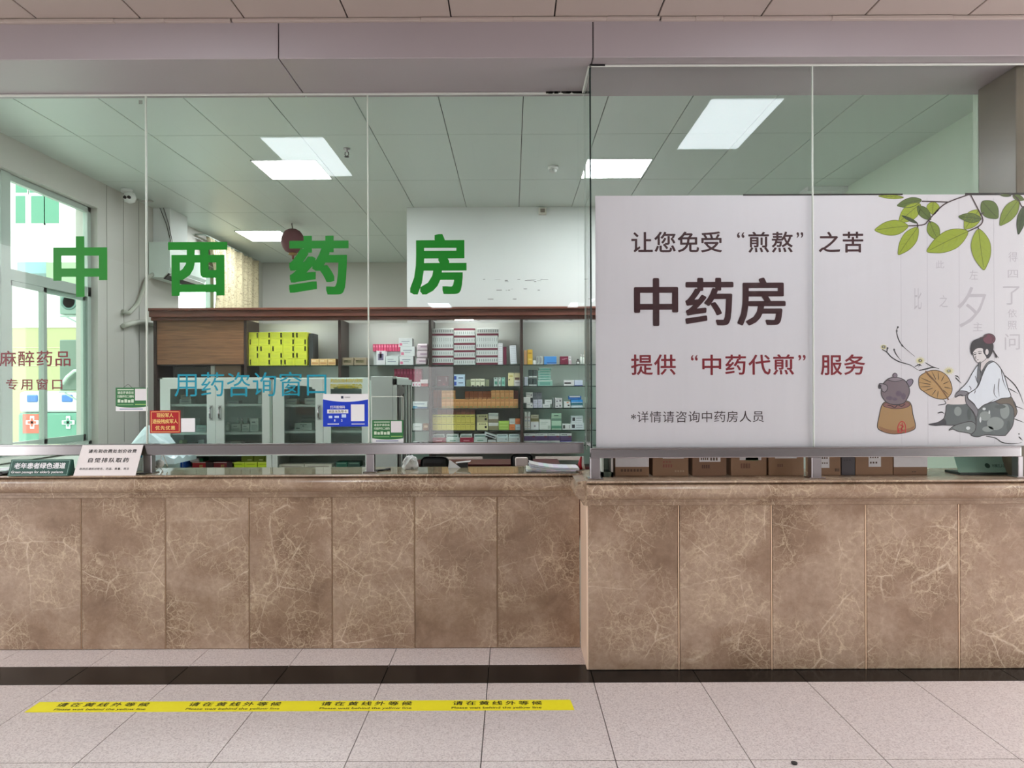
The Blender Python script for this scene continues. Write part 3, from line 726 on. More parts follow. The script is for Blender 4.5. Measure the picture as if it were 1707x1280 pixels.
# bay with the yellow green cartons
gl = [(.80, .93, .18, .86, (40, 44, 30)), (.82, .91, .26, .78, (222, 226, 110)), (.08, .55, .30, .62, (206, 214, 70))]
gl2 = [(.10, .23, .18, .86, (40, 44, 30)), (.12, .21, .26, .78, (222, 226, 110)), (.40, .85, .3, .6, (206, 214, 70))]
flip = {(0, 3), (1, 2), (2, 2), (4, 1), (3, 0), (0, 0), (4, 4)}
for row in range(5):
    for c in range(5):
        goods('medicine_carton', 412+20*c, 431.7+20*c, 11.2*row, 11.2*(row+1), ZS[0], (214, 220, 66), f'yellow green carton, {ORD[c]} from left in the {("bottom", "second lowest", "middle", "second highest", "top")[row]} row of the block', 'carton', 'yellow green cartons in a block', deep=.15, marks=gl2 if (c, row) in flip else gl)
goods('display_stand', 513.5, 521, 0, 54, ZS[0], (62, 66, 66), 'dark upright box side standing beside the yellow green block', 'box', back=.03, deep=.2)
for k, x in enumerate((518.5, 532.3, 546.3)):
    goods('medicine_box', x, x+13.5, 0, 11, ZS[0], (222, 186, 128), f'tan box, {ORD[k]} of three beside the yellow green block', 'box', 'tan boxes in a row', marks=[(.1, .9, .2, .45, (200, 150, 96)), (.1, .6, .6, .8, (240, 214, 170))])
# next bay
for k, x in enumerate((569.5, 590.5)):
    goods('medicine_box', x, x+20, 0, 13, ZS[0], (150, 136, 112), f'tan box with dark print, {("left", "right")[k]} of the two behind the glass joint', 'box', 'dark printed tan boxes', marks=[(.15, .8, .3, .7, (108, 100, 70)), (.2, .5, .5, .62, (206, 190, 150))], deep=.14)
    goods('medicine_box', x, x+20, 0, 9, ZS[1], (150, 140, 112), f'tan box behind the steel cabinet top, {("left", "right")[k]} of the two low ones', 'box', 'dark printed tan boxes', marks=[(.15, .8, .3, .7, (120, 130, 84))], deep=.14)
PK, PK2 = (196, 66, 104), (226, 130, 158)
goods('medicine_box', 619, 664, 0, 23.6, ZS[0], (200, 208, 206), 'large pale box lying behind the white ones, carrying the pink boxes', back=.13, deep=.14)
for k in range(10):
    x = 618.6+4.62*k
    goods('medicine_box', x, x+4.5, 24, 36, ZS[0], PK, f'small pink box, {ORD[k]} from left in the row lying on the white boxes', 'box', 'small pink boxes in a row', back=.1, marks=[(.2, .8, .55, .85, PK2)])
goods('medicine_box', 627.5, 642.5, 0, 24, ZS[0], (226, 226, 228), 'white box with dark blue pattern under the pink row', marks=[(.2, .8, .35, .8, (120, 110, 140)), (.35, .6, .5, .95, (170, 120, 140))])
goods('medicine_box', 643, 664.5, 0, 15, ZS[0], (216, 224, 222), 'white box lying under the pink row, left of the white stack', marks=[(.15, .8, .35, .45, (150, 160, 170)), (.15, .6, .6, .68, (170, 176, 180))])
for k, (x0, x1, a, b) in enumerate(((666, 689, 0, 15), (667.5, 691.5, 15, 31), (665, 687.5, 31, 45))):
    goods('medicine_box', x0, x1, a, b, ZS[0], (222, 226, 226), f'white box, {("lowest", "middle", "topmost")[k]} of the stack right of the pink row', 'box', 'stacked white boxes', marks=[(.2, .8, .55, .64, (150, 156, 168)), (.05, .25, .1, .4, (216, 120, 150)), (.3, .7, .35, .42, (170, 176, 180))], deep=.13)
for k, (x0, x1, a, b) in enumerate(((693.5, 711.5, 0, 11.6), (695, 714, 11.6, 23.6), (695.5, 714, 23.6, 35.6))):
    goods('medicine_packet', x0, x1, a, b, ZS[0], (222, 206, 214), f'pinkish white soft packet, {("lowest", "middle", "topmost")[k]} of the three by the upright', 'packet', 'pinkish packets', bev=.012, marks=[(.3, .9, .5, .62, (150, 110, 140))])
for k in range(9):
    x = 654.5+5.2*k
    goods('medicine_box', x, x+5.0, 8, 30, ZS[1], (178, 60, 96), f'tall pink box, {ORD[k]} from left in the row above the grey cabinet', 'box', 'tall pink boxes in a row', back=.1, marks=[(.2, .8, .6, .8, (206, 96, 130))])
goods('medicine_box', 653, 701, 0, 7.6, ZS[1], (196, 196, 196), 'flat pale box under the tall pink boxes', back=.1, deep=.13)
for k in range(3):
    goods('medicine_box', 687+4.8*k, 691.4+4.8*k, 0, 7, ZS[1], (236, 226, 230), f'small white end of a box, {ORD[k]} from left under the pink row', 'box', 'small white box ends', marks=[(.3, .7, .2, .7, (170, 70, 110))])
goods('medicine_box', 702, 713.5, 0, 5, ZS[1], (176, 62, 70), 'red flat box lying under a white one by the upright')
goods('medicine_box', 700.5, 713.5, 5, 11.5, ZS[1], (232, 220, 222), 'white flat box lying on a red one by the upright')
goods('medicine_box', 688, 712.5, 0, 11.5, ZS[2], (214, 226, 226), 'white box with blue corner wave, alone on its shelf beside the grey cabinet', marks=[(.1, .8, .55, .75, (150, 170, 180)), (.0, .3, .0, .35, (60, 140, 170)), (.3, 1, 0, .22, (40, 90, 130))])
goods('medicine_box', 688, 703.5, 0, 11, ZS[3], (218, 226, 222), 'white box beside a brown one, right of the grey cabinet', marks=[(.2, .8, .5, .58, (150, 170, 160))])
goods('medicine_box', 704.5, 714, 0, 11, ZS[3], (150, 106, 76), 'brown box with a pale oval, by the upright', marks=[(.2, .85, .4, .75, (214, 186, 150))])
goods('medicine_box', 687.5, 700, 0, 6, ZS[4], (226, 228, 228), 'white box with black mark at the foot of the shelves, left one', marks=[(.65, .95, .1, .9, (40, 36, 38))])
goods('medicine_box', 701, 713.5, 0, 6.5, ZS[4], (222, 222, 222), 'white box with black mark at the foot of the shelves, right one', marks=[(.2, .45, .2, .8, (40, 36, 38))])
# middle bay, top shelf: banded packs in three columns
MR = (112, 44, 62); WH = (208, 214, 212)
tick = lambda v0, v1, c=(120, 132, 132): [((k+.35)/10, (k+.65)/10, v0, v1, c) for k in range(10)]
for c, (x0, x1) in enumerate(((720.3, 756.2), (756.8, 792.6), (794, 830))):
    for k in range(5):
        low = (c != 1)
        mk = [(0, 1, .72, 1, MR)] + tick(.2, .55) if not low else [(0, 1, 0, .28, MR)] + tick(.45, .8, (150, 160, 158) if k % 2 else (104, 112, 114))
        if k == 3 and c != 1: mk = tick(.2, .7, (160, 170, 168))
        goods('medicine_pack', x0 + (1.5 if k == 4 and c == 2 else 0), x1 + (1.5 if k == 4 and c == 2 else 0), 12.2*k, 12.2*(k+1), ZS[0], WH, f'white and maroon pack of boxes, {("lowest", "second", "third", "fourth", "topmost")[k]} in the {("left", "middle", "right")[c]} of three stacks', 'pack', 'white and maroon packs in three stacks', deep=.16, marks=mk)
vt = [(.1, .9, (k+.42)/10, (k+.5)/10, (150, 158, 162)) for k in range(10)]
o = goods('medicine_pack', 830.5, 838.3, 0, 36, ZS[0], (226, 226, 230), 'white pack standing on end beside the three stacks', 'pack', marks=vt)
goods('medicine_pack', 838.8, 844.5, 0, 30, ZS[0], (118, 40, 66), 'maroon pack standing on end behind the white one', 'pack', back=.03)
goods('medicine_pack', 851, 862, .9, 32, ZS[0], (218, 224, 230), 'white pack standing on end and leaning, by the right upright', 'pack', marks=vt, rot=-.05)
# middle bay, second shelf
goods('medicine_box', 727.5, 746.5, 0, 17.5, ZS[1], (92, 36, 44), 'dark maroon box with pale flourishes on the second shelf', marks=[(.1, .35, .55, .62, (206, 190, 190)), (.5, .7, .15, .25, (180, 90, 90)), (.8, .85, .5, .9, (200, 180, 180))], back=.06)
goods('medicine_box', 757, 774.8, 0, 20, ZS[1], (198, 222, 242), 'pale blue box with round blue emblems on the second shelf', marks=[(0, .22, .08, .38, (60, 90, 180)), (0, .22, .55, .85, (60, 90, 180)), (.4, .85, .25, .32, (70, 84, 120)), (.4, .85, .66, .74, (70, 84, 120))])
goods('medicine_box', 776.5, 784, 0, 11, ZS[1], (178, 190, 156), 'pale olive box half behind the cream row', back=.05)
for k in range(3):
    goods('medicine_box', 784.5+8*k, 792.2+8*k, 0, 12.5, ZS[1], (222, 226, 196), f'cream green box, {ORD[k]} of three in the row', 'box', 'cream green boxes in a row', marks=[(.1, .9, .62, .74, (130, 140, 110)), (.3, .7, 0, .12, (40, 44, 34))])
goods('medicine_box', 809, 815, 0, 11, ZS[1], (180, 190, 160), 'pale olive box right of the cream row', back=.05)
for k, (x0, x1, cc) in enumerate(((823, 830, (180, 200, 192)), (831, 835, (206, 220, 214)), (836, 841.8, (150, 206, 186)))):
    goods('medicine_box', x0, x1, 0, 14.5, ZS[1], cc, f'small teal and white box with dark cap dots, {ORD[k]} of three', 'box', 'teal and white boxes', marks=[(.25, .8, .2, .55, (84, 150, 130)), (.3, .6, .85, .96, (40, 60, 60))])
goods('medicine_box', 847, 856.8, 0, 22, ZS[1], (228, 222, 170), 'tall cream box with black dot by the right upright', marks=[(.1, .3, .45, .53, (40, 40, 34)), (.2, .8, .7, .82, (200, 190, 110))])
goods('medicine_box', 857.3, 867, 0, 10, ZS[1], (232, 230, 228), 'white box under a cream one by the right upright', marks=[(.15, .9, .5, .6, (120, 110, 108))])
goods('medicine_box', 857.3, 867, 10, 22, ZS[1], (224, 214, 170), 'cream box with brown band on a white one by the right upright', marks=[(.1, .9, .05, .35, (110, 84, 70))])
# middle bay, third shelf: orange boxes in two rows
OR = (204, 150, 92); om = [(.2, .8, .06, .22, (150, 150, 92)), (.3, .7, .1, .18, (214, 186, 120)), (.1, .9, .55, .62, (226, 180, 130)), (.1, .9, .78, .84, (168, 100, 60))]
for k in range(2): goods('medicine_box', 720.5+7.6*k, 727.8+7.6*k, 0, 30, ZS[2], (150, 92, 66), f'tall brown box, {("left", "right")[k]} one at the left end of the orange rows', 'box', 'tall brown boxes', back=.08, marks=[(.1, .9, .5, .55, (120, 70, 52))])
for k in range(17): goods('medicine_box', 736+7.52*k, 743.4+7.52*k, 0, 15, ZS[2], OR, f'orange box, {ORD[k]} from left in the lower orange row', 'box', 'orange boxes in the lower row', marks=om)
for k in list(range(3)) + list(range(11, 16)): goods('medicine_box', 736+7.52*k, 743.4+7.52*k, 15, 29.6, ZS[2], OR, f'orange box standing on the {ORD[k]} box of the lower orange row', 'box', 'orange boxes in the upper row', marks=om)
for k in range(5, 11): goods('medicine_box', 736+7.52*k, 743.4+7.52*k, 0, 28, ZS[2], (176, 110, 70), f'orange box set back above the {ORD[k]} box of the lower orange row', 'box', 'orange boxes set back', back=.115, marks=om)  # darker orange puts the shade of the set back row into the colour
goods('medicine_box', 856.8, 864, 15, 29, ZS[2], (120, 70, 52), 'dark brown box at the right end of the upper orange row', back=.05)
# middle bay, fourth shelf
YE = (222, 210, 104)
for row in range(2):
    for k in range(9): goods('medicine_box', 720.6+7.9*k, 728.4+7.9*k, 13*row, 13*(row+1)-.3, ZS[3], YE, f'yellow box, {ORD[k]} from left in the {("lower", "upper")[row]} yellow row', 'box', 'yellow boxes in two rows', marks=[(.1, .9, .72, .82, (150, 140, 70)), (.2, .8, .4, .46, (196, 184, 80))])
for k in range(8): goods('medicine_box', 728.5+7.9*k, 736.2+7.9*k, 26, 35, ZS[3], (116, 70, 56), f'red brown box, {ORD[k]} from left in the row on top of the yellow ones', 'box', 'red brown boxes on top', back=.02, marks=[(.1, .9, .2, .3, (150, 100, 80))])
for row in range(2): goods('medicine_box', 794.5, 813, 13*row, 13*(row+1)-.3, ZS[3], (228, 226, 170) if row == 0 else (188, 184, 138), f'cream box with a black dot, {("lower", "upper")[row]} of two beside the yellow rows', 'box', 'cream boxes with a dot', marks=[(.72, .9, .25, .55, (30, 30, 28))] + [(.2+.14*k, .27+.14*k, .7, .86, (50, 48, 40)) for k in range(5)])
for k, (a, b, c1) in enumerate(((0, 7, (150, 146, 110)), (7, 12, (224, 226, 220)), (12, 18, (140, 132, 108)), (18, 23, (226, 228, 220)), (23, 28.5, (196, 202, 196)))):
    goods('medicine_box', 814, 830.5, a, b-.2, ZS[3], c1, f'thin box, {("lowest", "second", "third", "fourth", "topmost")[k]} of the white and olive stack', 'box', 'thin boxes stacked', marks=[(0, 1, .4, .6, dark(c1, .88))])
for k in range(3): goods('medicine_box', 831, 848.3, 5*k, 5*k+4.8, ZS[3], (176, 214, 96), f'lime green flat box, {("lowest", "middle", "topmost")[k]} of three', 'box', 'lime green boxes stacked', marks=[(.1, .9, .35, .5, (206, 232, 140))])
for k, (x, a, c1, nm) in enumerate(((848.8, 9.5, (210, 220, 214), 'pale box, upper left'), (858.8, 9.5, (224, 130, 76), 'orange box, upper right'), (848.8, 0, (226, 138, 78), 'orange box, lower left'), (858.8, 0, (206, 226, 230), 'pale box, lower right'))):
    goods('medicine_box', x, x+9.4, a, a+9.3, ZS[3], c1, nm + ' of the orange and white checker stack', 'box', 'orange and white checker stack', marks=[(.15, .85, .3, .45, dark(c1, .85))])
# middle bay, bottom shelf
for k, x in enumerate((720.5, 743.5, 766.5, 789.5)):
    c1 = (178, 44, 72) if k % 2 == 0 else (220, 232, 228)
    goods('medicine_box', x, x+22.4, 0, 12, ZS[4], c1, f'{"red" if k % 2 == 0 else "white"} box with a white wave, {ORD[k]} from left in the bottom row', 'box', 'red and white wave boxes', marks=[(.05, .95, 0, .2, (236, 230, 228) if k % 2 == 0 else (178, 44, 72)), (.5, 1, .2, .34, (236, 230, 228) if k % 2 == 0 else c1), (.25, .7, .55, .68, (226, 150, 160) if k % 2 == 0 else (130, 180, 160))])
    goods('medicine_box', x, x+20, 12.2, 18.5, ZS[4], (224, 230, 228), f'white box with dark green stripe, {ORD[k]} from left above the wave boxes', 'box', 'white boxes with green stripe', back=.02, marks=[(.08, .92, .25, .55, (62, 110, 96))])
goods('medicine_box', 806, 827, 13, 19, ZS[4], (226, 230, 232), 'white box with black stripe lying tilted on the bottom row', marks=[(.15, .9, .3, .6, (70, 74, 78))], rot=.33, back=-.01)
goods('medicine_box', 813, 826, 0, 8.5, ZS[4], (224, 230, 230), 'white box under the tilted one', marks=[(.2, .7, .3, .5, (120, 140, 140))])
for k, x in enumerate((827.5, 847.5)):
    goods('medicine_box', x, x+19.6, 0, 12, ZS[4], (222, 230, 232), f'large white box, {("left", "right")[k]} of the pair at the end of the bottom row', 'box', 'large white boxes', marks=[(.2, .8, .4, .46, (160, 176, 180)), (.75, .85, .75, .85, (90, 120, 120))])
    goods('medicine_box', x, x+18.5, 12.2, 18, ZS[4], (220, 228, 230), f'white box with grey stripe on the {("left", "right")[k]} large white box', 'box', 'large white boxes', back=.02, marks=[(.1, .9, .3, .6, (120, 140, 144))])
# right bay
goods('medicine_box', 873.5, 879, 0, 24, ZS[0], (214, 168, 120), 'narrow peach box beside the tall yellow one', back=.01)
goods('medicine_box', 879.3, 888, 0, 25, ZS[0], (226, 184, 66), 'tall yellow box at the left of the right bay top shelf', marks=[(.15, .8, .72, .8, (180, 130, 40)), (.2, .85, .3, .4, (240, 214, 120))])
goods('medicine_box', 888.7, 893.8, 0, 7, ZS[0], (226, 230, 228), 'tiny white box right of the tall yellow one')
for k, x in enumerate((894.3, 899.7)): goods('medicine_box', x, x+5, 0, 13.5, ZS[0], (190, 198, 192), f'small grey white box, {("left", "right")[k]} one beside the bright blue box', 'box', 'grey white boxes', marks=[(.2, .5, .15, .9, (120, 116, 130)), (.6, .8, .3, .9, (150, 160, 150))])
goods('medicine_box', 907.3, 928, 0, 13.5, ZS[0], (74, 148, 220), 'bright blue box with white line on the top shelf', marks=[(.22, 1, .14, .26, (30, 86, 160)), (.22, 1, .03, .08, (220, 232, 240))])
goods('medicine_box', 934, 947.5, 0, 13.5, ZS[0], (118, 30, 60), 'crimson box on the top shelf of the right bay', marks=[(.2, .6, .6, .66, (214, 150, 170)), (.5, .9, .7, .76, (214, 150, 170))])
goods('medicine_box', 948, 953, 0, 7, ZS[0], (206, 180, 190), 'small pinkish box beside the crimson one')
goods('medicine_box', 947.8, 952, 7, 13.5, ZS[0], (226, 224, 224), 'small white box on the pinkish one', marks=[(.2, .8, .4, .6, (120, 110, 116))])
def bottle(x, h, z, rgb, label, r_=.02, cap=(230, 230, 226), Y=7.55, group=None, name='medicine_bottle'):
    xx = XX(x, Y, 650); h_ = h*Y/F_; t = thing(name, (xx, Y, z), label, 'bottle', group)
    MB().lathe([(r_*.9, 0), (r_, .004), (r_, h_*.62), (r_*.55, h_*.74), (r_*.5, h_*.8)], (xx, Y, z+.0005), rgbm(rgb, .2), 16).build('body', None, t)
    MB().lathe([(r_*.6, h_*.8), (r_*.6, h_), (r_*.5, h_*1.01)], (xx, Y, z), rgbm(cap), 16).build('cap', None, t)
    B(xx-r_*.6, xx+r_*.6, Y-r_-.0006, Y-r_+.006, z+h_*.15, z+h_*.5, rgbm((224, 226, 222))).build('paper_label', None, t); return t
bottle(963.5, 9, ZS[0], (90, 84, 80), 'small dark bottle at the right end of the top shelf', .018, (40, 40, 40))
bottle(969, 17, ZS[0], (206, 214, 206), 'tall clear bottle at the right end of the top shelf, left of two', .012)
bottle(973, 16, ZS[0], (206, 214, 206), 'tall clear bottle at the right end of the top shelf, right of two', .012)
t = goods('medicine_tub', 873.5, 880, 0, 15.5, ZS[1], (190, 200, 212), 'pale blue grey tub at the left of the right bay second shelf', bev=.008)
for row in range(2):
    for c in range(2): goods('vial_tray', 881.3+7*c, 888+7*c, 14*row, 14*(row+1)-1, ZS[1], (62, 76, 76), f'dark vial box, {("lower", "upper")[row]} {("left", "right")[c]} of four stacked', 'box', 'dark vial boxes', marks=[(.02, .98, .02, .2, (206, 216, 214)), (.3, .4, .3, .9, (110, 128, 124)), (.6, .7, .3, .9, (110, 128, 124))])
TG = (142, 190, 176)
for k, (x0, x1, a, b) in enumerate(((896, 921, 0, 9.6), (897.2, 918, 9.6, 13.4), (897, 918.4, 13.4, 17.6), (896.8, 918, 17.6, 22), (896.6, 918, 22, 26), (898, 919.6, 26, 30.4))):
    goods('medicine_box', x0, x1, a, b-.15, ZS[1], TG if k < 5 else (120, 146, 138), f'teal green flat box, {("lowest", "second", "third", "fourth", "fifth", "topmost")[k]} of the stepped stack', 'box', 'teal green boxes stacked', marks=[(0, 1, .85, 1, (206, 228, 220)), (.15, .85, .2, .7, (104, 164, 150))])
goods('medicine_box', 940, 957, 0, 9.5, ZS[1], (220, 220, 220), 'white box with black brush mark on the second shelf', marks=[(.05, .7, .35, .62, (44, 40, 44))])
goods('medicine_box', 957.5, 971.5, 0, 9.5, ZS[1], (206, 216, 238), 'pale blue white box right of the black marked one', marks=[(.0, 1, 0, .12, (60, 80, 150))])
for k, (x0, x1, a, b) in enumerate(((877, 888, 0, 8.3), (872.6, 888, 8.3, 17.8), (876.6, 888, 17.8, 26))):
    goods('medicine_box', x0, x1, a, b-.2, ZS[2], (224, 226, 222), f'white box, {("lowest", "middle with black end", "topmost")[k]} of the stack left on the third shelf', 'box', 'white boxes left on third shelf', marks=[(.75, 1, .05, .95, (34, 44, 42))] if k == 1 else [(.7, .9, .3, .6, (140, 140, 146)), (.1, .6, .6, .7, (160, 166, 170))])
for k in range(4): goods('medicine_box', 888.6+7.8*(k % 2), 896.1+7.8*(k % 2), 7*(k//2), 7*(k//2)+6.8, ZS[2], (196, 198, 212), f'lilac grey box, {("lower left", "lower right", "upper left", "upper right")[k]} of the front four', 'box', 'lilac grey boxes', marks=[(.1, .7, .5, .62, (140, 144, 170)), (.1, .5, .25, .33, (160, 162, 184))])
for k in range(2): goods('medicine_box', 888.6+7.8*k, 896.1+7.8*k, 0, 26, ZS[2], (160, 164, 172), f'tall grey box behind the lilac four, {("left", "right")[k]}', 'box', 'tall grey boxes behind', back=.115, marks=[(.1, .8, .8, .84, (130, 134, 150))])
goods('medicine_box', 904.6, 917, 0, 6.4, ZS[2], (216, 222, 222), 'white flat box under another in the middle of the third shelf', marks=[(.2, .8, .4, .6, (150, 160, 160))])
goods('medicine_box', 908, 920.3, 6.4, 13.5, ZS[2], (222, 228, 226), 'white flat box set askew on another in the third shelf', marks=[(.2, .8, .5, .65, (160, 170, 170))])
goods('medicine_box', 921, 924.4, 0, 16, ZS[2], (110, 118, 116), 'narrow grey box standing in the third shelf')
for k in range(2): goods('medicine_box', 925.2, 937, 8.3*k, 8.3*(k+1)-.2, ZS[2], (224, 224, 226), f'white box with grey spots, {("lower", "upper")[k]} of two in the third shelf', 'box', 'white boxes with spots', marks=[(.15, .4, .2, .45, (130, 130, 136)), (.6, .85, .25, .6, (120, 120, 124)), (.2, .8, .75, .83, (150, 150, 150))])
goods('medicine_box', 940, 951, 0, 10.3, ZS[2], (224, 228, 226), 'white box with orange corner beside the blue stack', marks=[(.4, .7, .75, .95, (226, 150, 100)), (.55, .85, .25, .5, (70, 76, 74))])
for k, (x0, x1, a, b, c1) in enumerate(((951.6, 971.5, 0, 3.4, (214, 228, 236)), (951.6, 971.5, 3.4, 8, (34, 108, 122)), (951.6, 971.3, 8, 13.6, (44, 142, 214)), (948, 969, 13.6, 20, (38, 108, 184)))):
    goods('medicine_box', x0, x1, a, b-.15, ZS[2], c1, f'{("pale", "dark teal", "sky blue", "deep blue")[k]} flat box in the blue stack at the right', 'box', 'blue stack', marks=[(.05, .9, .6, .95, (226, 228, 232))] if k == 3 else [(.05, .95, .1, .25, (200, 224, 238))])
for row in range(2):
    for k in range(2): goods('medicine_box', 873.8+5.3*k, 878.6+5.3*k, (0, 10)[row], (9.8, 30)[row], ZS[3], (206, 208, 200), f'narrow white box, {("lower", "upper")[row]} {("left", "right")[k]} of four at the fourth shelf end', 'box', 'narrow white boxes', marks=[(.2, .8, .5, .6, (160, 130, 130)), (.2, .8, .2, .3, (130, 140, 170))])
goods('medicine_box', 884.4, 898, 0, 13, ZS[3], (216, 222, 222), 'white box with a small emblem under the olive box', marks=[(.4, .6, .35, .6, (130, 130, 136))])
goods('medicine_box', 884.4, 897.8, 13, 25, ZS[3], (190, 188, 164), 'olive beige box with a green band on the fourth shelf', marks=[(.0, 1, .1, .5, (118, 116, 76)), (.2, .8, .7, .8, (150, 140, 120))])
goods('medicine_box', 898.6, 918, 0, 17, ZS[3], (216, 226, 218), 'wide mint white box on the fourth shelf', marks=[(.1, .75, .72, .77, (150, 170, 160)), (.1, .6, .55, .6, (160, 180, 170)), (.75, .95, .1, .4, (170, 186, 176))])
goods('medicine_box', 919, 935.7, 0, 27, ZS[3], (176, 212, 186), 'tall green box with misty hills on the fourth shelf', marks=[(.25, .7, .85, .9, (60, 100, 80)), (0, 1, .55, .7, (110, 150, 130)), (0, 1, .08, .25, (84, 146, 116))])
goods('medicine_box', 937, 951.6, 0, 9.5, ZS[3], (224, 228, 226), 'white box with small black square, low one on the fourth shelf', marks=[(.08, .32, .2, .8, (44, 60, 50)), (.8, .86, .2, .8, (120, 124, 124))])
for k in range(2): goods('medicine_box', 952+1.2*k-1.2, 973-1.5*k, 11.6*k, 11.6*(k+1)-.2, ZS[3], (216, 226, 230), f'white box with black bird mark, {("lower", "upper")[k]} of two at the right end', 'box', 'white boxes with bird mark', marks=[(.1, .32, .25, .75, (36, 44, 50)), (.42, .9, .6, .68, (130, 146, 156)), (.42, .9, .3, .36, (150, 164, 170))])
for k in range(4): goods('medicine_carton', 873+20*k, 892.6+20*k, 6.8, 19, ZS[4], (96, 72, 120), f'purple carton with white top, {ORD[k]} from left in the upper bottom row', 'carton', 'purple cartons', marks=[(0, 1, .62, 1, (220, 220, 220)), (.15, .6, .75, .84, (110, 104, 110)), (.72, .92, .45, .68, (120, 50, 70))])
for k in range(4): goods('medicine_carton', 873+20*k, 892.6+20*k, 0, 6.6, ZS[4], (92, 68, 116) if k < 3 else (84, 76, 150), f'purple carton in the lowest row, {ORD[k]} from left', 'carton', 'purple cartons', marks=[(0, 1, .35, 1, (216, 216, 218)), (.15, .6, .55, .75, (110, 104, 110))] if k < 3 else [(.1, .9, .5, .7, (110, 104, 170))])
# dim things behind the sliding panel opening
goods('medicine_carton', 292, 350, 0, 18, shz(627), (52, 44, 40), 'dark box in the gap under the brown sliding panel', 'carton', Y=7.55)
goods('medicine_carton', 351, 358, 0, 20, shz(627), (214, 212, 204), 'white slip standing in the gap under the brown panel', 'box', Y=7.55)
goods('medicine_carton', 359, 402, 0, 20, shz(627), (132, 104, 80), 'brown carton in the gap under the brown panel', 'carton', Y=7.55)
B(xd[0]+.018, xd[1]-.018, YS+.02, YSB-.02, shz(627)-.02, shz(627), None).build('panel_shelf', M['dark_wood'], r)

# ------------------------------------------------------------------ steel cabinets with glass doors, in front of the shelves
YC = 5.9; SC = F_/YC
def cz(py): return CAMZ - (py-645)/SC
def steel_cabinet(x0, x1, ztop, gl, gz0, gz1, shelves, label, sash, low=True):
    a, b = XX(x0, YC, 690), XX(x1, YC, 690); D = .42; t = .02
    r = thing('steel_cabinet', ((a+b)/2, YC+D/2, 0), label, 'cabinet')
    zt = cz(ztop); zlo, zhi = cz(778), cz(758)       # open shelf between upper doors and lower doors
    c = MB()
    c.box(a, b, YC+.02, YC+D, zt-t, zt).box(a, a+t, YC+.02, YC+D, 0, zt).box(b-t, b, YC+.02, YC+D, 0, zt).box(a, b, YC+D-.012, YC+D, 0, zt)
    c.box(a, b, YC+.005, YC+D, zhi, cz(741)).box(a, b, YC+.005, YC+D, zlo-.03, zlo).box(a, b, YC+.03, YC+D, 0, .06)
    c.box(a, a+.045, YC+.005, YC+.03, zlo, zhi).box(b-.045, b, YC+.005, YC+.03, zlo, zhi)
    c.build('body', M['cab'], r)
    B(a+t, b-t, YC+D-.016, YC+D-.012, .06, zt-t).build('back_lining', M['cab_in'], r)
    for py in shelves: B(a+t, b-t, YC+.035, YC+D-.02, cz(py)-.02, cz(py)).build('shelf', M['cab_grey'], r)
    m = (gl[1]+gl[2])/2
    for k, (g0, g1) in enumerate(((gl[0], gl[1]), (gl[2], gl[3]))):
        d0 = a+.012 if k == 0 else XX(m, YC)+.0015; d1 = XX(m, YC)-.0015 if k == 0 else b-.012
        ga, gb = XX(g0, YC, 690), XX(g1, YC, 690); z0, z1 = cz(741)+.002, zt-.012; q0, q1 = cz(gz1), cz(gz0)
        dr = MB().box(d0, ga, YC-.004, YC+.016, z0, z1).box(gb, d1, YC-.004, YC+.016, z0, z1).box(ga, gb, YC-.004, YC+.016, q1, z1).box(ga, gb, YC-.004, YC+.016, z0, q0)
        if sash:                                    # arched head of the glass
            n = 10
            for i in range(n):
                u0, u1 = i/n, (i+1)/n; h = lambda u: .03*(1-math.sqrt(max(0, 1-(2*u-1)**2)))
                dr.box(ga+(gb-ga)*u0, ga+(gb-ga)*u1, YC-.0035, YC+.0155, q1-.002-max(h(u0), h(u1)), q1)
        do = dr.build('door', M['cab'] if not (k == 1 and not sash) else M['cab'], r)
        B(ga-.004, gb+.004, YC+.004, YC+.008, q0-.004, q1+.004).build('door_pane', M['door_glass'], do)
        hx = (gb+d1)/2 if k == 0 else (d0+ga)/2
        hd = MB(); z0h, z1h = cz(696), cz(676)
        hd.tube([(hx, YC-.002, z0h), (hx, YC-.03, z0h+.012), (hx, YC-.03, z1h-.012), (hx, YC-.002, z1h)], .008, M['steel'], 8)
        hd.build('door_handle', None, do)
        B(hx-.016, hx+.016, YC-.006, YC-.003, z0h-.015, z1h+.015, M['cab_grey'], .002).build('handle_plate', None, do)
        ld = MB().box(d0, d1, YC-.002, YC+.016, .07, zlo-.034, None, .003).build('lower_door', M['cab'], r)
    return r, a, b
rA, a0, a1 = steel_cabinet(265, 452, 627, (284, 345, 374, 437), 646, 739, (671.5, 719), 'pale green steel cabinet with two glass doors, behind the teal lettering', False)
rB, b0, b1 = steel_cabinet(453, 617, 628, (474, 526, 551.5, 603), 641, 739, (673, 717), 'pale green steel cabinet with arched glass doors, behind the blue notice', True)
b_ = MB(); Yn = YC-.006
text_px(b_, '药品仅限本院内使用', 551, 631, 604, 637.5, Yn, plain('yellow_vinyl', (244, 222, 40), .4), .01)
text_px(b_, '院外使用者后果自负', 551, 639.5, 604, 647.5, Yn, plain('yellow_vinyl', (244, 222, 40), .4), .01)
tag(b_.build('vinyl_lettering'), 'two lines of yellow vinyl characters on the cabinet door above the blue notice', 'lettering')
GY = YC+.14; GSC = F_/GY
def gz(py): return CAMZ - (py-645)/SC
def cgoods(name, x0, x1, h, py, rgb, label, cat='box', back=0.0, marks=(), h0=0):
    return goods(name, x0, x1, h0, h, gz(py), rgb, label, cat, 'things in the steel cabinets', back=back, deep=.09, marks=marks, Y=GY, py=690)
lm = [(.15, .85, .45, .6, (150, 160, 160))]
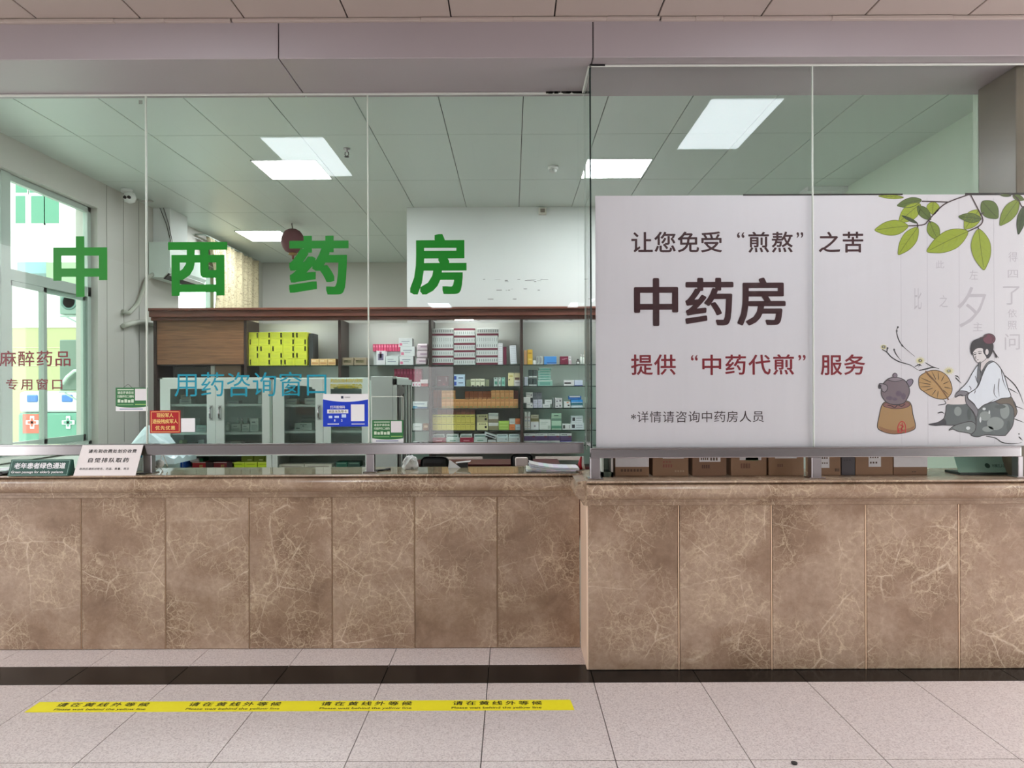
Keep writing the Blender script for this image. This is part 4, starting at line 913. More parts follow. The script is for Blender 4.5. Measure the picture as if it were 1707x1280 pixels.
cgoods('medicine_box', 299, 319, 8, 671.5, (200, 210, 204), 'pale box on the upper shelf behind the left door of the lettered cabinet', marks=lm)
cgoods('medicine_box', 301, 318, 15, 671.5, (206, 212, 200), 'pale box on another on the upper shelf behind the leftmost cabinet door', h0=8, marks=lm)
cgoods('medicine_box', 327, 344, 11, 719, (170, 196, 190), 'grey green box beside the small white card, behind the leftmost cabinet door', marks=lm)
cgoods('medicine_box', 316, 326, 22, 719, (206, 216, 214), 'white box half hidden by the small white card', marks=lm)
cgoods('medicine_box', 298, 304, 6, 739.5, (206, 220, 170), 'small pale green box at the foot of the leftmost cabinet door')
cgoods('medicine_box', 330, 340, 7, 739.5, (180, 190, 190), 'small grey box at the foot of the leftmost cabinet door')
cgoods('medicine_box', 379, 398, 5, 671.5, (206, 214, 210), 'flat pale box on the upper shelf behind the second cabinet door', marks=lm)
cgoods('medicine_box', 430, 436, 15, 671.5, (210, 222, 220), 'white box at the right end of the upper shelf, second cabinet door')
def cbottle(x, h, py, label, rgb=(206, 214, 204)):
    return bottle(x, h, gz(py), rgb, label, .018, Y=GY+.02, group='things in the steel cabinets')
cbottle(380, 15, 719, 'white bottle standing left of the boxes behind the second cabinet door')
for k, (x0, x1, h) in enumerate(((386, 401, 12.5), (403, 416, 12.5), (417, 431, 22))):
    cgoods('medicine_box', x0, x1, h, 719, (206, 214, 208), f'white box, {ORD[k]} of three behind the second cabinet door', marks=[(.1, .9, .1, .5, (176, 186, 180)), (.2, .6, .65, .75, (120, 130, 130))])
for k, x in enumerate((397, 403, 414)):
    t = bottle(x, 21, gz(719), (196, 206, 198), f'small bottle, {ORD[k]} of three behind the white boxes in the cabinet', .014, Y=GY+.13, group='things in the steel cabinets')
cgoods('medicine_box', 383, 402, 4, 739.5, (190, 196, 190), 'flat box at the foot of the second cabinet door')
cgoods('medicine_box', 476, 495, 9.5, 673, (196, 204, 190), 'pale box, left of two behind the arched third cabinet door', marks=lm)
cgoods('medicine_box', 508, 526, 11, 673, (206, 212, 206), 'pale box, right of two behind the arched third cabinet door', marks=lm)
cgoods('medicine_box', 491, 520, 12, 717, (206, 216, 210), 'white carton with fine print behind the third cabinet door', marks=[(.3, .7, .72, .8, (110, 120, 116)), (.08, .3, .2, .32, (70, 80, 76)), (.45, .55, .5, .62, (90, 100, 100))])
cgoods('medicine_box', 496, 526, 19, 717, (150, 166, 158), 'grey carton lying behind the white one, third cabinet door', back=.1)
# goods on the open shelf of the cabinets
ZL = cz(778)
def lg(name, x0, x1, h0, h1, rgb, label, cat='box', **k): return goods(name, x0, x1, h0, h1, ZL, rgb, label, cat, Y=YC+.04, py=770, **k)
lg('medicine_carton', 278.5, 300, 0, 12, (222, 236, 236), 'white carton on the open shelf beside the webcam', 'carton')
lg('medicine_carton', 300.3, 309, 0, 11.5, (28, 84, 176), 'blue ended carton on the open shelf beside the white one', 'carton', marks=[(.5, .56, .1, .9, (220, 228, 236))])
lg('medicine_box', 315, 330, 9.2, 15, (206, 202, 206), 'small white box lying on the red ones in the open shelf', back=.02)
lg('medicine_box', 330.5, 337, 9.2, 15, (24, 116, 70), 'small green box lying on the red ones in the open shelf', back=.02)
rm = [(.55, .8, .05, .5, (226, 176, 110)), (.6, .75, .12, .42, (240, 216, 170)), (0, 1, .88, 1, (220, 206, 200))]
for k, x in enumerate((320.5, 356)):
    lg('medicine_box', x, x+22, 0, 9, (176, 44, 52) if k == 0 else (122, 36, 44), f'red box with a gold medallion, {("left", "right")[k]} of two in the open shelf', group='red boxes with a gold medallion', marks=rm)
    lg('medicine_box', x+22.3, x+34.5, 0, 9, (58, 36, 40), f'dark brown box beside the {("left", "right")[k]} red box in the open shelf', group='dark brown boxes in the open shelf')
for k, x in enumerate((387, 408, 429.5)): lg('medicine_box', x, x+20.6, 0, 8.8, (198, 222, 44), f'lime yellow box, {ORD[k]} of three in the lower row of the open shelf', group='lime yellow boxes', marks=[(.15, .8, .5, .6, (150, 170, 40)), (0, 1, .85, 1, (226, 240, 120))])
for k, x in enumerate((400, 421, 439)): lg('medicine_box', x, x+(20.4, 17.6, 9)[k], 9, 19.4, (120, 138, 40), f'olive green box, {ORD[k]} of three in the upper row of the open shelf', group='olive green boxes', back=.03, marks=[(.5, .85, .2, .35, (206, 214, 160))])
for k, (x, w_) in enumerate(((465, 42), (508, 45))): lg('medicine_box', x, x+w_, 0, 5, (206, 206, 190), f'flat cream box, {("left", "right")[k]} of two lying under the arched cabinet', group='flat cream boxes', marks=[(.1, .9, .1, .3, (150, 140, 130))])
for k, (x, w_) in enumerate(((560, 19), (580, 20))): lg('medicine_box', x, x+w_, 0, 8.5, (44, 104, 84) if k == 0 else (60, 90, 80), f'dark green box, {("left", "right")[k]} of two under the arched cabinet', group='dark green boxes', marks=[(.1, .9, .6, .8, (120, 160, 140))])
# grey cabinet with an open side
x0, x1 = XX(618, 5.72, 690), XX(661, 5.72, 690); y0, y1 = 5.72, 6.6; zt = CAMZ+18.5/(F_/5.72)
r = thing('grey_cabinet', ((x0+x1)/2, 6.1, 0), 'plain grey steel cabinet with dark open side, beside the arched cabinet', 'cabinet')
B(x0, x1-.03, y0, y1, 0, zt, None, .004).build('body', M['cab_grey'], r)
sd = MB(); X = x1-.03
sd.box(X, x1, y0, y0+.03, 0, zt).box(X, x1, y1-.03, y1, 0, zt-.04).box(X, x1, y0, y1, zt-.07, zt-.02).box(X, x1, y0, y1, 0, .3)
sd.build('side_frame', M['cab_grey'], r)
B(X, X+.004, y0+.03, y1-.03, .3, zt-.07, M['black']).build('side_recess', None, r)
for k, (u, w_) in enumerate(((.28, .05), (.55, .03), (.72, .04))): B(X+.003, x1-.006, y0+u, y0+u+w_, .3, zt-.07, M['cab_grey'] if k != 1 else M['cab_in']).build('door_slat', None, r)
for z in (1.64, 1.22): MB().tube([(x1-.008, y0+.18, z), (x1+.004, y0+.22, z)], [.05, .03], M['plastic_white'], 12).build('roll', None, r)
a = MB().box(x0-.002, x1+.0, y0-.012, y0, .95, 1.20, M['cab_grey'], .003).build('drawer_front', None, r)
# ------------------------------------------------------------------ vinyl characters on the left glass
YV = YL-G-.0006
def vinyl(txt, x0, y0, x1, y1, m, label, bold=0.0, group=None, name='vinyl_lettering'):
    mb = MB(); text_px(mb, txt, x0, y0, x1, y1, YV, M[m], bold, name == 'vinyl_character'); return tag(mb.build(name), label, 'lettering', group)
for ch, x0, y0, x1, y1, where in (('中', 89, 394, 179, 495, 'in front of the side window'), ('西', 280.5, 403.5, 379, 493, 'in front of the air conditioner'), ('药', 482, 393, 581, 491, 'in front of the red lantern'), ('房', 683.5, 390, 777.5, 491, 'in front of the white back wall')):
    vinyl(ch, x0, y0, x1, y1, 'green_vinyl', f'large green vinyl character {ch} on the glass, {where}', .030, 'large green characters', 'vinyl_character')
vinyl('用药咨询窗口', 291, 620, 544, 661, 'teal_vinyl', 'line of teal vinyl characters on the glass in front of the steel cabinets', .0)
vinyl('麻醉药品', -1, 584.5, 117.5, 610.5, 'maroon_vinyl', 'upper line of dark red vinyl characters on the glass at the side window', .012)
vinyl('专用窗口', 10, 631, 104, 650, 'maroon_vinyl', 'lower line of smaller dark red vinyl characters on the glass at the side window', .012)

# ------------------------------------------------------------------ notices stuck on the glass
def sheet(mb, x0, y0, x1, y1, Y, m, t=.0012):
    a, b = W(x0, (y0+y1)/2, Y), W(x1, (y0+y1)/2, Y); c = W((x0+x1)/2, y1, Y), W((x0+x1)/2, y0, Y)
    return mb.box(a.x, b.x, Y-t, Y, c[0].z, c[1].z, m)
YN = YL-G-.0005
gold = plain('gold_print', (244, 216, 130), .4)
r = thing('red_notice', W(275, 722, YN), 'small red notice with gold characters on the glass beside the blank white card', 'notice')
sheet(MB(), 250, 684, 301, 722, YN, plain('red_notice_ground', (176, 24, 34), .35)).build('board', None, r)
mb = MB()
for x0, y0, x1, y1 in ((252, 686, 299, 686.8), (252, 719.4, 299, 720.2), (252, 686, 252.7, 720.2), (298.3, 686, 299, 720.2)): sheet(mb, x0, y0, x1, y1, YN-.0012, gold, .0004)
mb.build('border', None, r)
mb = MB(); text_px(mb, '现役军人', 261, 688.5, 289, 695.8, YN-.0016, gold, .012); text_px(mb, '退役残疾军人', 254, 698.5, 296.5, 706, YN-.0016, gold, .012); text_px(mb, '优先优惠', 259, 709.5, 292, 716.5, YN-.0016, gold, .012)
mb.build('lettering', None, r)
tag(sheet(MB(), 302, 697, 325, 720, YN, M['paper']).build('white_card'), 'small blank white card on the glass, right of the red notice', 'card')

r = thing('blue_notice', W(576, 712, YN), 'blue notice with curved white head on the glass before the arched cabinet', 'notice')
sheet(MB(), 538.5, 657, 614, 711, YN, plain('blue_notice_ground', (18, 60, 196), .35)).build('board', None, r)
mb = MB(); pts = [W(538.5, 656.5, YN), W(614, 656.5, YN)] + [W(614-75.5*k/10, 665.5+4.2*(1-(2*k/10-1)**2), YN) for k in range(11)]
mb.prism([(p.x, p.z) for p in pts], 'y', YN-.0018, YN-.0012, M['paper']); mb.build('white_head', None, r)
mb = MB(); sheet(mb, 585, 674, 607.5, 702, YN-.0012, M['paper'], .0005); sheet(mb, 545.5, 682.5, 580.5, 689, YN-.0012, M['paper'], .0005)
for x0, y0, x1, y1 in ((548, 693, 554, 697), (557.5, 693, 565, 696.5), (569.5, 690.5, 577, 696)): sheet(mb, x0, y0, x1, y1, YN-.0012, rgbm((200, 220, 250)), .0005)
sheet(mb, 546, 706, 565, 707.5, YN-.0012, M['paper'], .0005); sheet(mb, 586, 706, 608, 707.3, YN-.0012, M['paper'], .0005)
mb.build('white_panel', None, r)
mb = MB(); text_px(mb, '打开医保码', 550.5, 676, 575, 680.8, YN-.0016, M['paper'], .02); text_px(mb, '刷医保免带卡', 548, 683.6, 578, 688, YN-.0019, plain('olive_print', (96, 100, 44), .5), .01)
text_px(mb, '1', 557, 699, 559, 702.5, YN-.0016, M['paper'], .02); text_px(mb, '2', 568.5, 699, 571, 702.5, YN-.0016, M['paper'], .02)
text_px(mb, '医保服务', 574.5, 661, 584, 663.4, YN-.0022, rgbm((90, 94, 110)))
sheet(mb, 568.5, 660, 572.5, 664.3, YN-.0018, rgbm((50, 60, 80)), .0004); mb.build('lettering', None, r)

gn = plain('green_notice_ground', (44, 112, 62), .4)
def green_notice(x0, y0, x1, y1, label, Y=YN):
    w_, h_ = x1-x0, y1-y0; P = lambda u, v: (x0+u*w_, y0+v*h_)
    r = thing('green_notice', W((x0+x1)/2, y1, Y), label, 'notice')
    sheet(MB(), x0, y0, x1, y1, Y, M['paper']).build('board', None, r)
    mb = MB(); pts = [W(x0, y0, Y), W(x1, y0, Y)] + [W(x1-w_*k/8, y0+h_*(.80+.06*(1-(2*k/8-1)**2)), Y) for k in range(9)]
    mb.prism([(p.x, p.z) for p in pts], 'y', Y-.0017, Y-.0012, gn); mb.build('green_ground', None, r)
    mb = MB(); sheet(mb, *P(.60, .05), *P(.95, .55), Y-.0017, rgbm((226, 222, 224)), .0004); mb.build('white_panel', None, r)
    mb = MB(); pa = rgbm((206, 222, 200))
    text_px(mb, '请您评请您说', *P(.05, .16), *P(.56, .27), Y-.0018, pa, .02); text_px(mb, '扫描评价二维码', *P(.05, .32), *P(.56, .43), Y-.0018, pa, .02)
    sheet(mb, *P(.05, .07), *P(.56, .11), Y-.0017, pa, .0003)
    for k in range(5): sheet(mb, *P(.06+.105*k, .50+.03*(k % 2)), *P(.14+.105*k, .64), Y-.0017, pa, .0003)
    sheet(mb, *P(.05, .72), *P(.55, .745), Y-.0017, rgbm((130, 180, 120)), .0003); sheet(mb, *P(.60, .70), *P(.97, .735), Y-.0017, rgbm((150, 196, 110)), .0003)
    sheet(mb, *P(.12, .90), *P(.84, .935), Y-.0015, rgbm((120, 130, 170)), .0003)
    mb.build('lettering', None, r); return r
g1 = green_notice(193, 646, 246.5, 685, 'green and white notice hanging on the glass left of the red one')
MB().tube([W(206, 646, YN-.002), W(213.5, 640, YN-.002), W(220, 646, YN-.002)], .0012, M['ink']).build('string', None, g1)
r2 = green_notice(620.5, 700, 672.5, 738, 'green and white notice low on the glass before the grey cabinet')
# clear sleeve frame above it
mb = MB()
for x0, y0, x1, y1 in ((619, 660.5, 672.5, 661.6), (619, 660.5, 619.8, 738), (671.8, 660.5, 672.5, 700)): sheet(mb, x0, y0, x1, y1, YN, rgbm((226, 234, 222)), .002)
mb.build('sleeve_frame', None, r2)
tag(sheet(MB(), 231.5, 167, 237.5, 173.5, YN, rgbm((150, 160, 150))).build('sticker'), 'tiny grey sticker at the top of the glass, left of the joint', 'sticker')
tag(sheet(MB(), 976.5, 637, 980, 674, YN-.006, rgbm((190, 230, 210))).build('sticker'), 'narrow pale green strip sticker on the inner glass corner', 'sticker')

# ------------------------------------------------------------------ the white poster behind the right glass
YP = YR+.012
a, b = W(994, 746, YP), W(1730, 326, YP)
pz0, pz1 = ZZ(744.2, YP, 1350), ZZ(325, YP, 1350)
po = thing('pharmacy_poster', ((a.x+3.02)/2, YP, pz0), 'large white poster with maroon characters, green leaves and an ink drawing, behind the right glass', 'poster')
B(a.x, 3.10, YP, YP+.004, pz0, pz1).build('sheet', M['poster'], po)
B(XX(1240, YP), XX(1506, YP), YP-.0015, YP, pz1-.003, pz1+.006, M['black']).build('edge_tape', None, po)
B(XX(1610, YP), 3.10, YP-.0015, YP, pz1-.006, pz1+.008, M['black']).build('edge_tape', None, po)
y_ = YP-.0006
dm, cr_, bk = plain('dark_maroon_print', (56, 10, 22), .5), plain('crimson_print', (132, 12, 34), .5), plain('brown_black_print', (48, 22, 30), .5)
def line(parts, m, bold, y0, y1):
    mb = MB()
    for txt, x0, x1 in parts:
        if txt in '“”': text_px(mb, txt, x0, y0+1, x1, y0+(y1-y0)*.30, y_, m, bold*.5)
        else: text_px(mb, txt, x0, y0, x1, y1, y_, m, bold)
    mb.build('lettering', None, po)
line((('让您免受', 1052.5, 1203.5), ('“', 1228.6, 1241), ('煎熬', 1247.5, 1321.5), ('”', 1327.7, 1339), ('之苦', 1365, 1439)), dm, .014, 386, 421)
line((('中药房', 1057, 1309.5),), dm, .022, 463, 543)
line((('提供', 1052, 1126.5), ('“', 1151.8, 1163), ('中药代煎', 1170.7, 1323.7), ('”', 1330.7, 1343), ('服务', 1368, 1442)), cr_, .014, 590.6, 625)
mb = MB(); text_px(mb, '详情请咨询中药房人员', 1062, 685, 1273, 704, y_, bk, 0); text_px(mb, '*', 1052, 690, 1060, 699, y_, bk, .01); mb.build('lettering', None, po)
fa = rgbm((200, 194, 202)); mb = MB()
for ch, x0, y0, x1, y1 in (('夕', 1596, 478, 1644, 546), ('了', 1672, 477, 1700, 508), ('依', 1680, 515, 1695, 529), ('照', 1680, 535, 1695, 549), ('问', 1675, 556, 1700, 583), ('得', 1681, 420, 1696, 436), ('四', 1680, 450, 1697, 463), ('左', 1616, 450, 1630, 466), ('主', 1622, 537, 1638, 552), ('比', 1524, 480, 1536, 516), ('之', 1566, 492, 1580, 512), ('此', 1560, 434, 1574, 447)):
    text_px(mb, ch, x0, y0, x1, y1, y_, fa, 0)
for px in (1502, 1546, 1599, 1657): sheet(mb, px, 330, px+.5, 740, y_+.0002, rgbm((196, 190, 198)), .0001)
mb.build('faint_calligraphy', None, po)

LAY = [0]
class Art:
    """printed shapes on the poster, in the coordinates of an enlargement of it"""
    def __init__(s, ox, oy, k): s.o = (ox, oy, k); s.mb = MB()
    def at(s, p, lay):
        q = W(s.o[0]+p[0]*s.o[2], s.o[1]+p[1]*s.o[2], YP); return Vector((q.x, YP-.0006-lay*.00012, min(q.z, pz1)))
    def smooth(s, pts, n=6, closed=True):
        out = []; N = len(pts); rng = range(N) if closed else range(N-1)
        for i in rng:
            p = [Vector(pts[(i+d) % N] if closed else pts[max(0, min(N-1, i+d))]) for d in (-1, 0, 1, 2)]
            for j in range(n):
                t = j/n
                out.append(.5*((2*p[1])+(-p[0]+p[2])*t+(2*p[0]-5*p[1]+4*p[2]-p[3])*t*t+(-p[0]+3*p[1]-3*p[2]+p[3])*t**3))
        if not closed: out.append(Vector(pts[-1]))
        return out
    def fill(s, pts, rgb, lay, sharp=False, n=6, line=None, lw=4):
        P = [Vector(p) for p in pts] if sharp else s.smooth(pts, n)
        vs = [s.mb.bm.verts.new(s.at(p, lay)) for p in P]
        f = s.mb.bm.faces.new(vs); f.normal_update()
        if f.normal.y > 0: f.normal_flip()
        i = s.mb.mi(rgbm(rgb, .5)); f.material_index = i
        r = bmesh.ops.triangulate(s.mb.bm, faces=[f])
        for q in r['faces']: q.material_index = i
        if line: s.stroke(list(P)+[P[0]], lw, line, lay+1, raw=True)
        return s
    def stroke(s, pts, w, rgb, lay, raw=False, taper=False):
        P = pts if raw else s.smooth(pts, 6, False)
        P = [Vector(p) for p in P]; i = s.mb.mi(rgbm(rgb, .5)); L, R = [], []
        w *= 1.3
        for k, p in enumerate(P):
            d = P[min(k+1, len(P)-1)]-P[max(k-1, 0)]
            if d.length < 1e-6: d = Vector((1, 0))
            d.normalize(); nrm = Vector((-d.y, d.x)); ww = w*.5*((.35+.65*math.sin(math.pi*min(1, .15+k/max(1, len(P)-1)))) if taper else 1)
            L.append(s.mb.bm.verts.new(s.at(p+nrm*ww, lay))); R.append(s.mb.bm.verts.new(s.at(p-nrm*ww, lay)))
        for k in range(len(P)-1):
            f = s.mb.bm.faces.new((L[k], L[k+1], R[k+1], R[k])); f.material_index = i; f.normal_update()
            if f.normal.y > 0: f.normal_flip()
        return s
    def ell(s, c, rx, ry, rgb, lay, **k): return s.fill([(c[0]+rx*math.cos(t*math.pi/6), c[1]+ry*math.sin(t*math.pi/6)) for t in range(12)], rgb, lay, n=3, **k)
    def build(s, name): return s.mb.build(name, None, po)
BKL = (44, 38, 44)
# leafy branch
A = Art(1440, 315, .1914)
lt, md, dk, dd = (156, 172, 46), (126, 146, 46), (88, 110, 42), (62, 80, 44)
for n_, (bs, tp, w_, c_) in enumerate((((345, 74), (128, 62), 34, lt), ((500, 95), (290, 145), 80, dk), ((490, 130), (305, 290), 128, lt), ((605, 110), (598, 222), 108, lt), ((468, 150), (582, 268), 84, dk), ((465, 298), (330, 232), 26, dd), ((385, 322), (95, 358), 128, lt), ((468, 335), (300, 572), 124, lt), ((572, 285), (644, 445), 104, md), ((1000, 185), (878, 350), 124, lt), ((1022, 262), (825, 240), 78, dk), ((905, 370), (548, 545), 170, lt), ((998, 350), (1045, 705), 168, lt), ((1030, 110), (1165, 255), 146, dk), ((1345, 95), (1185, 318), 116, md), ((1392, 150), (1345, 395), 70, dd), ((1296, 60), (1395, 95), 50, dk), ((1185, 52), (1280, 60), 22, dk))):
    b_, t_ = Vector(bs), Vector(tp); d = t_-b_; nr = Vector((-d.y, d.x)).normalized()*w_*.5
    pr = [(0, 0), (.12, .55), (.32, .95), (.5, 1.0), (.7, .82), (.88, .42), (1, 0)]
    P = [b_+d*u+nr*v for u, v in pr] + [b_+d*u-nr*v for u, v in pr[-2:0:-1]]
    lf = Art(1440, 315, .1914); lay = 1+n_*.5
    lf.fill(P, c_, lay, n=4, line=tuple(v*.72 for v in c_), lw=4).stroke([b_+d*.02, b_+d*.5+nr*.04, b_+d*.93], 4, tuple(v*.7 for v in c_), lay+1.2)
    for u in (.25, .42, .58): 
        for sg in (1, -1): lf.stroke([b_+d*u, b_+d*(u+.13)+nr*sg*.55], 2, tuple(v*.82 for v in c_), lay+1.1, raw=True)
    lf.build('printed_leaf')
tw = (64, 46, 50)
for p in ([(925, 45), (735, 115), (650, 175), (562, 272), (515, 312), (385, 322)], [(735, 115), (500, 107)], [(650, 175), (612, 222)], [(925, 45), (1000, 190), (1032, 255), (1026, 298), (990, 330), (905, 370)], [(990, 330), (1000, 352)], [(1015, 220), (1045, 208)], [(560, 272), (582, 292)], [(465, 298), (468, 338)], [(1345, 95), (1372, 150), (1395, 160)], [(1296, 50), (1345, 95)]):
    A.stroke(p, 8, tw, 14)
A.build('printed_branch')
# teapot on its stove
A = Art(1440, 540, .1564)
A.fill([(190, 870), (235, 828), (335, 815), (460, 820), (505, 862), (522, 960), (550, 1095), (500, 1140), (400, 1165), (300, 1170), (200, 1145), (145, 1100), (162, 980)], (172, 134, 88), 1, line=BKL, lw=7)
A.fill([(205, 868), (240, 838), (335, 826), (450, 830), (490, 862), (440, 892), (340, 902), (250, 890)], (140, 92, 88), 3, line=(70, 44, 44), lw=5)
A.fill([(160, 1090), (250, 1120), (360, 1132), (480, 1110), (540, 1085), (500, 1138), (400, 1163), (300, 1168), (200, 1143)], (150, 104, 70), 3)
A.stroke([(250, 865), (290, 872), (330, 890), (360, 862), (400, 878), (440, 850)], 8, (60, 36, 44), 8)
for p in ([(362, 1162), (362, 1095), (380, 1055), (405, 1038), (432, 1056), (444, 1100), (442, 1162)], [(380, 1075), (420, 1090), (390, 1120), (430, 1140)], [(410, 1050), (400, 1160)], [(375, 1110), (372, 1150), (395, 1158)]): A.stroke(p, 7, (196, 30, 44), 6)
A.build('printed_stove')
A = Art(1440, 540, .1564)
PU = (122, 106, 114)
A.fill([(455, 612), (498, 586), (523, 602), (514, 640), (478, 668)], (132, 120, 138), 5, line=BKL, lw=6)
A.fill([(184, 740), (196, 660), (240, 600), (330, 570), (420, 592), (470, 650), (486, 722), (462, 792), (420, 845), (340, 860), (260, 845), (210, 800)], PU, 7, line=BKL, lw=7)
A.fill([(250, 590), (330, 566), (415, 590), (330, 612)], (146, 132, 142), 9, line=BKL, lw=5)
A.ell((330, 548), 24, 24, (136, 122, 136), 11, line=BKL, lw=5)
A.fill([(162, 640), (190, 636), (240, 652), (250, 690), (225, 724), (196, 716), (186, 688), (156, 684)], (150, 138, 146), 11, line=BKL, lw=6)
A.ell((172, 664), 14, 20, (62, 56, 66), 13)
for c, rx, ry in (((370, 740), 32, 30), ((270, 790), 34, 22), ((420, 770), 26, 34), ((330, 800), 24, 18)): A.ell(c, rx, ry, (104, 86, 104), 9)
A.build('printed_teapot')
# twigs and blossoms
A = Art(1440, 540, .1564)
for c, r_ in (((600, 390), 52), ((905, 500), 60), ((210, 245), 34)):
    for k in range(14):
        t = k*2*math.pi/14; A.stroke([(c[0]+8*math.cos(t), c[1]+8*math.sin(t)), (c[0]+r_*math.cos(t), c[1]+r_*.8*math.sin(t))], 9, (230, 222, 172), 1, taper=True)
for p, w_ in (([(362, 30), (348, 80), (370, 165), (408, 228), (470, 285), (542, 345)], 8), ([(192, 270), (245, 300), (290, 350), (360, 395), (430, 418), (500, 440), (560, 480), (590, 495)], 9), ([(250, 255), (245, 300)], 9), ([(322, 272), (345, 325), (400, 395)], 8), ([(590, 495), (660, 480), (740, 462), (800, 478)], 11), ([(655, 412), (730, 455), (800, 475)], 7), ([(540, 455), (600, 430), (580, 460)], 7), ([(570, 430), (620, 445)], 7), ([(1490, 540), (1600, 640), (1660, 740), (1700, 850)], 9), ([(1540, 685), (1640, 740)], 8), ([(1600, 870), (1707, 910)], 7), ([(1600, 1010), (1707, 1050)], 8), ([(1300, 1195), (1400, 1215), (1470, 1260), (1560, 1275), (1640, 1270), (1680, 1262)], 9), ([(1650, 1165), (1655, 1180)], 12), ([(1650, 1200), (1690, 1240)], 10), ([(970, 552), (1000, 560), (1020, 590)], 9), ([(975, 570), (1010, 605), (1038, 632)], 9), ([(790, 865), (870, 850), (860, 820), (840, 800)], 7), ([(785, 950), (830, 940), (860, 960)], 10)):
    A.stroke(p, w_, (34, 30, 36), 2, taper=True)
for c in ((362, 34), (350, 74), (408, 230), (252, 258), (322, 274)): A.ell(c, 9, 11, (34, 30, 36), 3)
A.build('printed_twigs')
A = Art(1440, 540, .1564)
A.fill([(585, 640), (592, 565), (650, 520), (720, 495), (800, 500), (872, 540), (920, 610), (940, 700), (915, 762), (865, 798), (780, 795), (710, 768), (640, 720), (600, 690)], (186, 146, 92), 4, line=(74, 54, 34), lw=6)
for q in ((600, 570), (660, 520), (720, 500), (790, 505), (860, 540), (910, 610), (935, 690), (905, 760), (780, 790), (720, 765), (640, 715), (588, 672), (585, 622)):
    A.stroke([(800+(q[0]-800)*.42, 660+(q[1]-660)*.42), q], 7, (84, 58, 32), 6, taper=True)
A.stroke([(655, 500), (800, 660), (905, 812)], 11, (120, 80, 40), 7)
A.build('printed_fan')
# seated woman in ink
A = Art(1440, 540, .1564)
GR, GR2, CU = (92, 98, 100), (118, 124, 124), (124, 120, 128)
A.fill([(885, 862), (980, 850), (1075, 838), (1110, 870), (1160, 940), (1188, 1000), (1192, 1130), (1130, 1120), (1050, 1078), (940, 1080), (830, 1078), (760, 1082), (690, 1070), (780, 1050), (848, 1010), (872, 930)], GR, 3, line=BKL, lw=6)
A.fill([(690, 1070), (780, 1050), (850, 1010), (880, 1050), (860, 1078), (760, 1084)], (56, 52, 60), 5)
A.fill([(905, 1132), (960, 1085), (1060, 1052), (1150, 1040), (1196, 1090), (1192, 1182), (1110, 1162), (1000, 1142), (950, 1120)], GR2, 6, line=BKL, lw=6)
A.fill([(1200, 930), (1260, 872), (1370, 815), (1460, 800), (1572, 800), (1622, 890), (1600, 1000), (1580, 1090), (1520, 1172), (1480, 1190), (1300, 1182), (1210, 1202), (1140, 1182), (1186, 1130), (1196, 1000)], GR, 8, line=BKL, lw=7)
for c, rx, ry in (((1290, 980), 60, 50), ((1400, 1060), 90, 70), ((1500, 930), 50, 80), ((1000, 930), 40, 50), ((1320, 1120), 60, 30)): A.ell(c, rx, ry, (138, 146, 144), 9)
for c, rx, ry in (((1450, 880), 60, 22), ((1540, 1090), 22, 60), ((1120, 960), 22, 60)): A.ell(c, rx, ry, (74, 82, 82), 9.5)
for c, rx, ry in (((1280, 905), 18, 14), ((1240, 1020), 10, 30), ((1110, 1110), 22, 18), ((1335, 940), 8, 20)): A.ell(c, rx, ry, (214, 218, 220), 10)
A.fill([(1400, 822), (1470, 788), (1566, 776), (1600, 850), (1632, 930), (1604, 990), (1590, 900), (1540, 852), (1450, 852)], (104, 90, 78), 11, line=BKL, lw=5)
WHT = (226, 230, 240)
A.fill([(880, 850), (905, 805), (965, 782), (1080, 772), (1092, 846), (1000, 858)], (224, 214, 214), 11)
A.fill([(1215, 438), (1150, 530), (1098, 622), (1010, 716), (1060, 720), (1110, 736), (1190, 690), (1228, 600), (1240, 500)], WHT, 12, line=BKL, lw=6)
A.fill([(972, 782), (984, 738), (1022, 712), (1090, 718), (1112, 736), (1080, 762), (1020, 760)], CU, 14, line=BKL, lw=5)
A.stroke([(985, 775), (1010, 760), (1035, 755), (1050, 770)], 6, BKL, 15)
A.fill([(1240, 400), (1300, 352), (1336, 392), (1290, 440), (1255, 500), (1236, 460)], (222, 212, 214), 14)
A.fill([(1370, 400), (1430, 440), (1490, 540), (1532, 680), (1562, 776), (1470, 792), (1400, 822), (1280, 862), (1212, 910), (1170, 850), (1108, 792), (1116, 742), (1190, 690), (1226, 640), (1262, 540), (1312, 440)], WHT, 16, line=BKL, lw=7)
A.fill([(1218, 432), (1244, 402), (1240, 520), (1300, 424), (1345, 394), (1374, 402), (1304, 444), (1252, 540), (1222, 640), (1206, 560)], (104, 104, 110), 18, line=BKL, lw=4)
A.fill([(1080, 772), (1112, 738), (1102, 790), (1170, 858), (1212, 920), (1196, 992), (1160, 930), (1092, 850)], CU, 18, line=BKL, lw=5)
for p in ([(1460, 480), (1480, 600), (1520, 700)], [(1440, 580), (1430, 680), (1440, 770)], [(1390, 640), (1385, 740), (1420, 790)], [(1120, 660), (1140, 690), (1125, 712)], [(1185, 555), (1200, 600), (1215, 640)], [(1175, 740), (1190, 700)], [(1280, 860), (1330, 840), (1395, 800)]): A.stroke(p, 6, BKL, 19, taper=True)
A.fill([(1158, 300), (1200, 256), (1270, 262), (1300, 330), (1305, 362), (1262, 402), (1215, 412), (1186, 384), (1166, 342)], (228, 220, 222), 19, line=BKL, lw=4)
A.fill([(1150, 332), (1134, 296), (1132, 246), (1152, 190), (1200, 160), (1272, 148), (1342, 170), (1378, 220), (1372, 290), (1340, 352), (1312, 368), (1290, 336), (1268, 300), (1262, 262), (1200, 262), (1162, 300)], (42, 34, 42), 21)
A.ell((1308, 298), 20, 34, (226, 216, 218), 23, line=BKL, lw=4)
